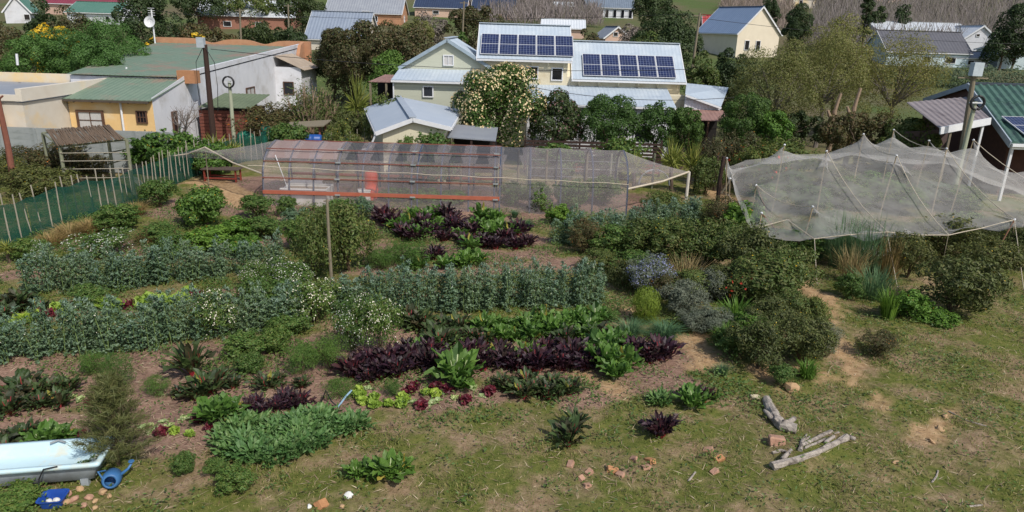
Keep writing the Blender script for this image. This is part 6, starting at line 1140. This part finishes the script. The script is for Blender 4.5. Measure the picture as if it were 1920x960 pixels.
# ================================================================== SMALL THINGS
# bathtub
ENAM = mat('tub_enamel', (196, 220, 226), (184, 210, 218), .25, 1.2, dirt=(206, 200, 176), dscale=2.2); TUBO = mat('tub_outside', (170, 180, 186), (150, 158, 164), .6, 3, dirt=(120, 118, 114))
a, b = G(-44, 926), G(168, 912); dv = (b-a).normalized(); tb = thing('bathtub', 'old white bathtub with pale blue enamel used as a trough', 'bathtub', (a+b)/2+Vector((0, .35, 0)), math.atan2(dv.y, dv.x))
def ring(w, d, z, n=64, e=18): 
    an = np.arange(n)*2*math.pi/n; c_, s_ = np.cos(an), np.sin(an); return np.c_[np.sign(c_)*np.abs(c_)**(2/e)*w/2, np.sign(s_)*np.abs(s_)**(2/e)*d/2, np.full(n, z)]
def skin(mb, rings, mi=0, cap=True):
    n = len(rings[0]); b0 = mb.n; mb.add(np.concatenate(rings), np.array([(i*n+j, i*n+(j+1) % n, (i+1)*n+(j+1) % n, (i+1)*n+j) for i in range(len(rings)-1) for j in range(n)]), mi)
    if cap: mb.f.append((np.array([list(range(n))])+b0+(len(rings)-1)*n, mi))
m = MB(); skin(m, [ring(2.0, .86, .44), ring(1.98, .84, .46), ring(1.86, .72, .455), ring(1.82, .68, .42), ring(1.7, .6, .29), ring(1.56, .5, .25), ring(.9, .2, .245)]); m.build('basin', ENAM, tb, True)
m = MB(); skin(m, [ring(1.3, .4, .03), ring(1.72, .62, .1), ring(1.86, .74, .34), ring(1.9, .78, .43), ring(2.0, .86, .436)], cap=False); m.build('shell', TUBO, tb, True); m = MB(); skin(m, [ring(2.0, .86, .462), ring(2.03, .89, .45), ring(2.03, .89, .4), ring(1.99, .85, .395)], cap=False); m.build('rim', ENAM, tb, True)
MB().lathe([(0, 0), (.04, .0), (.045, .012), (0, .014)], 12, (.88, 0.1, .36)).build('overflow', M_BLACK, tb); MB().tube([(0, .3, .47), (.12, .33, .5), (.24, .3, .47)], .016, 6).build('grip', M_GALV, tb); 
for sx in (-.7, .7): MB().box((sx, -.28, .05), (.12, .1, .14)).build('foot', TUBO, tb)
MB().tube([(.1, -.6, .02), (.12, -.5, .3), (.2, -.47, .46), (.4, -.45, .48)], .012, 6).build('hose', M_BLACK, tb)
# watering can
BL = mat('faded_blue_plastic', (64, 112, 160), (54, 98, 146), .45, 3); P = G(212, 912); t = thing('watering_can', 'faded blue watering can lying on its side', 'watering can', P+Vector((0, 0, .15)), rad(20)); 
o = MB().lathe([(0, -.15), (.13, -.15), (.145, -.13), (.15, .05), (.12, .14), (.09, .15), (.085, .14), (.11, .05), (.12, -.12), (0, -.13)], 20).build('body', BL, t, True); o.rotation_euler = (rad(75), 0, 0)
MB().tube([(.1, .05, .0), (.24, .1, .08), (.3, .12, .16)], [.03, .022, .018], 8).build('spout', BL, t, True); MB().lathe([(.018, 0), (.05, .04), (.045, .05), (0, .05)], 12, (.3, .12, .16)).build('rose', BL, t); MB().tube([(-.1, -.1, .08), (-.18, 0, .17), (-.1, .12, .1)], .014, 6).build('handle', BL, t)
# blue bucket tray with white stones
P = G(102, 945); t = thing('blue_crate', 'square blue plastic tub holding white lumps', 'tub', P, rad(8)); BC = mat('strong_blue', (38, 78, 158), (32, 66, 138), .4, 3); m = MB()
skin(m, [ring(.3, .26, .01, 24, 6), ring(.36, .32, .14, 24, 6), ring(.4, .36, .145, 24, 6), ring(.4, .36, .155, 24, 6), ring(.34, .3, .15, 24, 6), ring(.28, .24, .03, 24, 6)]); m.build('tub', BC, t, False)
rng = np.random.default_rng(2)
for k in range(2): tag(MB().rock((0, 0, .03), (.12, .1, .08), rng).build('white_stone', mat('white_stone', (222, 222, 216), (200, 198, 190), .9, 6), None, False, P+Vector((-.05+.1*k, .02*k-.03, .05))), ['white lump at the left in the blue tub', 'white lump at the right in the blue tub'][k], 'stone')
# stones and half bricks
ST = {'tan': mat('tan_stone', (186, 154, 116), (166, 134, 100), .9, 6, bump=.4), 'cream': mat('cream_stone', (214, 200, 168), (194, 180, 150), .9, 6, bump=.4), 'pinkb': mat('pale_brick', (184, 146, 122), (156, 116, 96), .9, 8, bump=.4), 'orangeb': mat('orange_brick', (188, 138, 96), (166, 116, 78), .9, 8, bump=.4), 'white': MATS['white_stone']}
def stone(px, py, w, m, label, brick=False, cat='stone', grp=None, hh=.7):
    rng = np.random.default_rng(int(px*7+py)); P = G(px, py); s = w/ppm(P); mb = MB()
    if brick:
        bm = bmesh.new(); bmesh.ops.create_cube(bm, size=1); bmesh.ops.bevel(bm, geom=bm.edges[:], offset=.06, segments=1, affect='EDGES'); V = np.array([v.co[:] for v in bm.verts]); F = [tuple(v.index for v in f.verts) for f in bm.faces]; bm.free(); V = V*[s*rng.uniform(.8, 1.25), s*.72, s*.5]; V += rng.normal(0, s*.012, V.shape); V[V[:, 0] > 0] += rng.normal(0, s*.03, (int((V[:, 0] > 0).sum()), 3)); mb.add(V+[0, 0, s*.12], F)
    else: mb.rock((0, 0, s*hh*.32), (s, s*rng.uniform(.7, .95), s*hh), rng)
    o = mb.build('brick' if brick else 'stone', ST[m], None, False, P, rng.uniform(0, 6.28)); o.rotation_euler.x = rng.normal(0, .3); o.rotation_euler.y = rng.normal(0, .25); tag(o, label, 'brick' if brick else cat, grp)
GB = 'broken bricks scattered in the grass'
for x, y, m in ((1070, 872, 'pinkb'), (1089, 898, 'pinkb'), (1105, 887, 'pinkb'), (1101, 912, 'pinkb'), (1163, 891, 'pinkb'), (1189, 862, 'pinkb'), (1212, 878, 'pinkb'), (1328, 845, 'pinkb'), (1340, 886, 'pinkb')): stone(x, y, 15, m, 'broken pinkish brick lying in the open grass', True, grp=GB)
for x, y, w, lb in ((1148, 884, 19, 'orange brick lump beside the pale squared brick'), (1219, 866, 18, 'orange brick lump touching a pinkish brick'), (1348, 862, 17, 'orange-pink brick lump near the driftwood')): stone(x, y, w, 'orangeb', lb, True)
stone(1415, 748, 24, 'cream', 'flat cream rock above the driftwood stump', hh=.5); stone(1482, 733, 27, 'tan', 'rounded tan boulder beside the shrub border', hh=.8); stone(1456, 830, 30, 'pinkb', 'squared pinkish block beside the driftwood', True); stone(654, 933, 20, 'white', 'bright white stone in the front grass'); stone(602, 948, 26, 'orangeb', 'upright orange brick fragment in the front grass', True); stone(640, 951, 12, 'tan', 'small tan stone beside the white stone'); stone(580, 951, 11, 'white', 'tiny white stone next to the orange fragment')
GS = 'stones edging the bathtub'
for x, y, w in ((128, 930, 18), (140, 940, 18), (126, 944, 15), (164, 936, 18), (178, 942, 14), (156, 950, 14), (194, 926, 18), (178, 955, 13), (206, 932, 13), (150, 918, 15)): stone(x, y, w, 'tan' if x % 4 else 'pinkb', 'tan stone in the heap between the blue tub and watering can', grp=GS)
for x, y, w in ((1745, 828, 16), (1762, 805, 18), (1772, 782, 14), (1680, 868, 14)): stone(x, y, w, 'tan', 'sandy clod on the bare earth mound', cat='clod', grp='sandy clods', hh=.4)
# driftwood
DW = mat('driftwood', (178, 168, 156), (140, 130, 120), .9, 8, bump=.7, bscale=30, stretch=(2, 2, 2), dirt=(96, 86, 80), dscale=3)
def log(pts, r, name, label, extra=(), n=12):
    g0 = G(*pts[0]); t = thing(name, label, 'driftwood', g0); rng = np.random.default_rng(int(pts[0][0])); W_ = []
    for i, (x, y) in enumerate(pts): p = G(x, y)-g0; W_.append(np.array(p)+[rng.normal(0, .012), rng.normal(0, .012), r[i]*.8])
    W2 = dens(W_, 3); r2 = np.interp(np.linspace(0, len(r)-1, len(W2)), range(len(r)), r)*rng.uniform(.88, 1.14, len(W2)); lg = MB().tube(W2, r2, n); lg.v[0] = lg.v[0]+rng.normal(0, .1, lg.v[0].shape)*np.repeat(r2, n)[:, None]; lg.build('log', DW, t, False)
    for q, rr in extra: MB().tube([np.array(G(x, y)-g0)+[0, 0, rr[0]+z] for x, y, z in q], rr, 6).build('branch', DW, t, True)
log([(1450, 880), (1490, 868), (1530, 852), (1562, 838), (1590, 826)], [.085, .062, .05, .05, .075], 'driftwood_log', 'long bleached driftwood log lying on the grass', [([(1590, 826, .03), (1602, 832, .05)], [.05, .035]), ([(1466, 868, .03), (1482, 852, .05)], [.05, .03])])
log([(1436, 754), (1446, 775), (1456, 795), (1468, 806), (1492, 812)], [.08, .1, .11, .12, .1], 'driftwood_stump', 'gnarled grey driftwood stump above the long log', [([(1452, 796, .02), (1438, 786, .06), (1430, 782, .1)], [.07, .05, .03]), ([(1472, 806, .05), (1488, 798, .1)], [.07, .05])])
for k, (p, r, lb) in enumerate((([(1502, 838), (1530, 824), (1562, 812)], [.035, .04, .04], 'straight bleached branch beside the long log'), ([(1506, 842), (1540, 828), (1572, 812)], [.025, .025, .02], 'thin bleached stick parallel to the straight branch'), ([(1500, 848), (1502, 830), (1512, 816)], [.04, .035, .02], 'forked grey stick across the branch ends'), ([(1545, 832), (1566, 822)], [.035, .03], 'short thick stick behind the long log'), ([(1448, 850), (1462, 846), (1474, 848)], [.03, .03, .02], 'small bleached twig near the squared block'), ([(1500, 838), (1516, 820)], [.025, .015], 'short spiky stick at the fork'))): log(p, r, 'driftwood_stick', lb)
for k, (p, lb) in enumerate((([(1748, 905), (1757, 895), (1759, 884)], 'bent brown twig on the bare ground'), ([(1820, 952), (1842, 948)], 'pale splinter in the front grass'), ([(1290, 902), (1304, 886)], 'thin brown stick near the scattered bricks'), ([(1780, 772), (1812, 790), (1852, 800)], 'long curved twig by the sandy mound'))): log(p, [.015]*len(p), 'twig', lb)
# irrigation hose
t = thing('garden_hose', 'black irrigation hose ending in a pale blue pipe', 'hose', G(612, 752)); g0 = G(612, 752); MB().tube([np.array(G(x, y)-g0)+[0, 0, z] for x, y, z in ((585, 752, .05), (600, 762, .02), (612, 752, .25), (622, 762, .12), (634, 766, .03))], .016, 6).build('hose', M_BLACK, t, True); MB().tube([np.array(G(x, y)-g0)+[0, 0, z] for x, y, z in ((634, 766, .03), (648, 754, .12), (660, 746, .18))], .02, 6).build('pipe', mat('pale_blue_pipe', (150, 182, 204), None, .5, 4), t)
for px, py, h in ((233, 640, 0),): pass
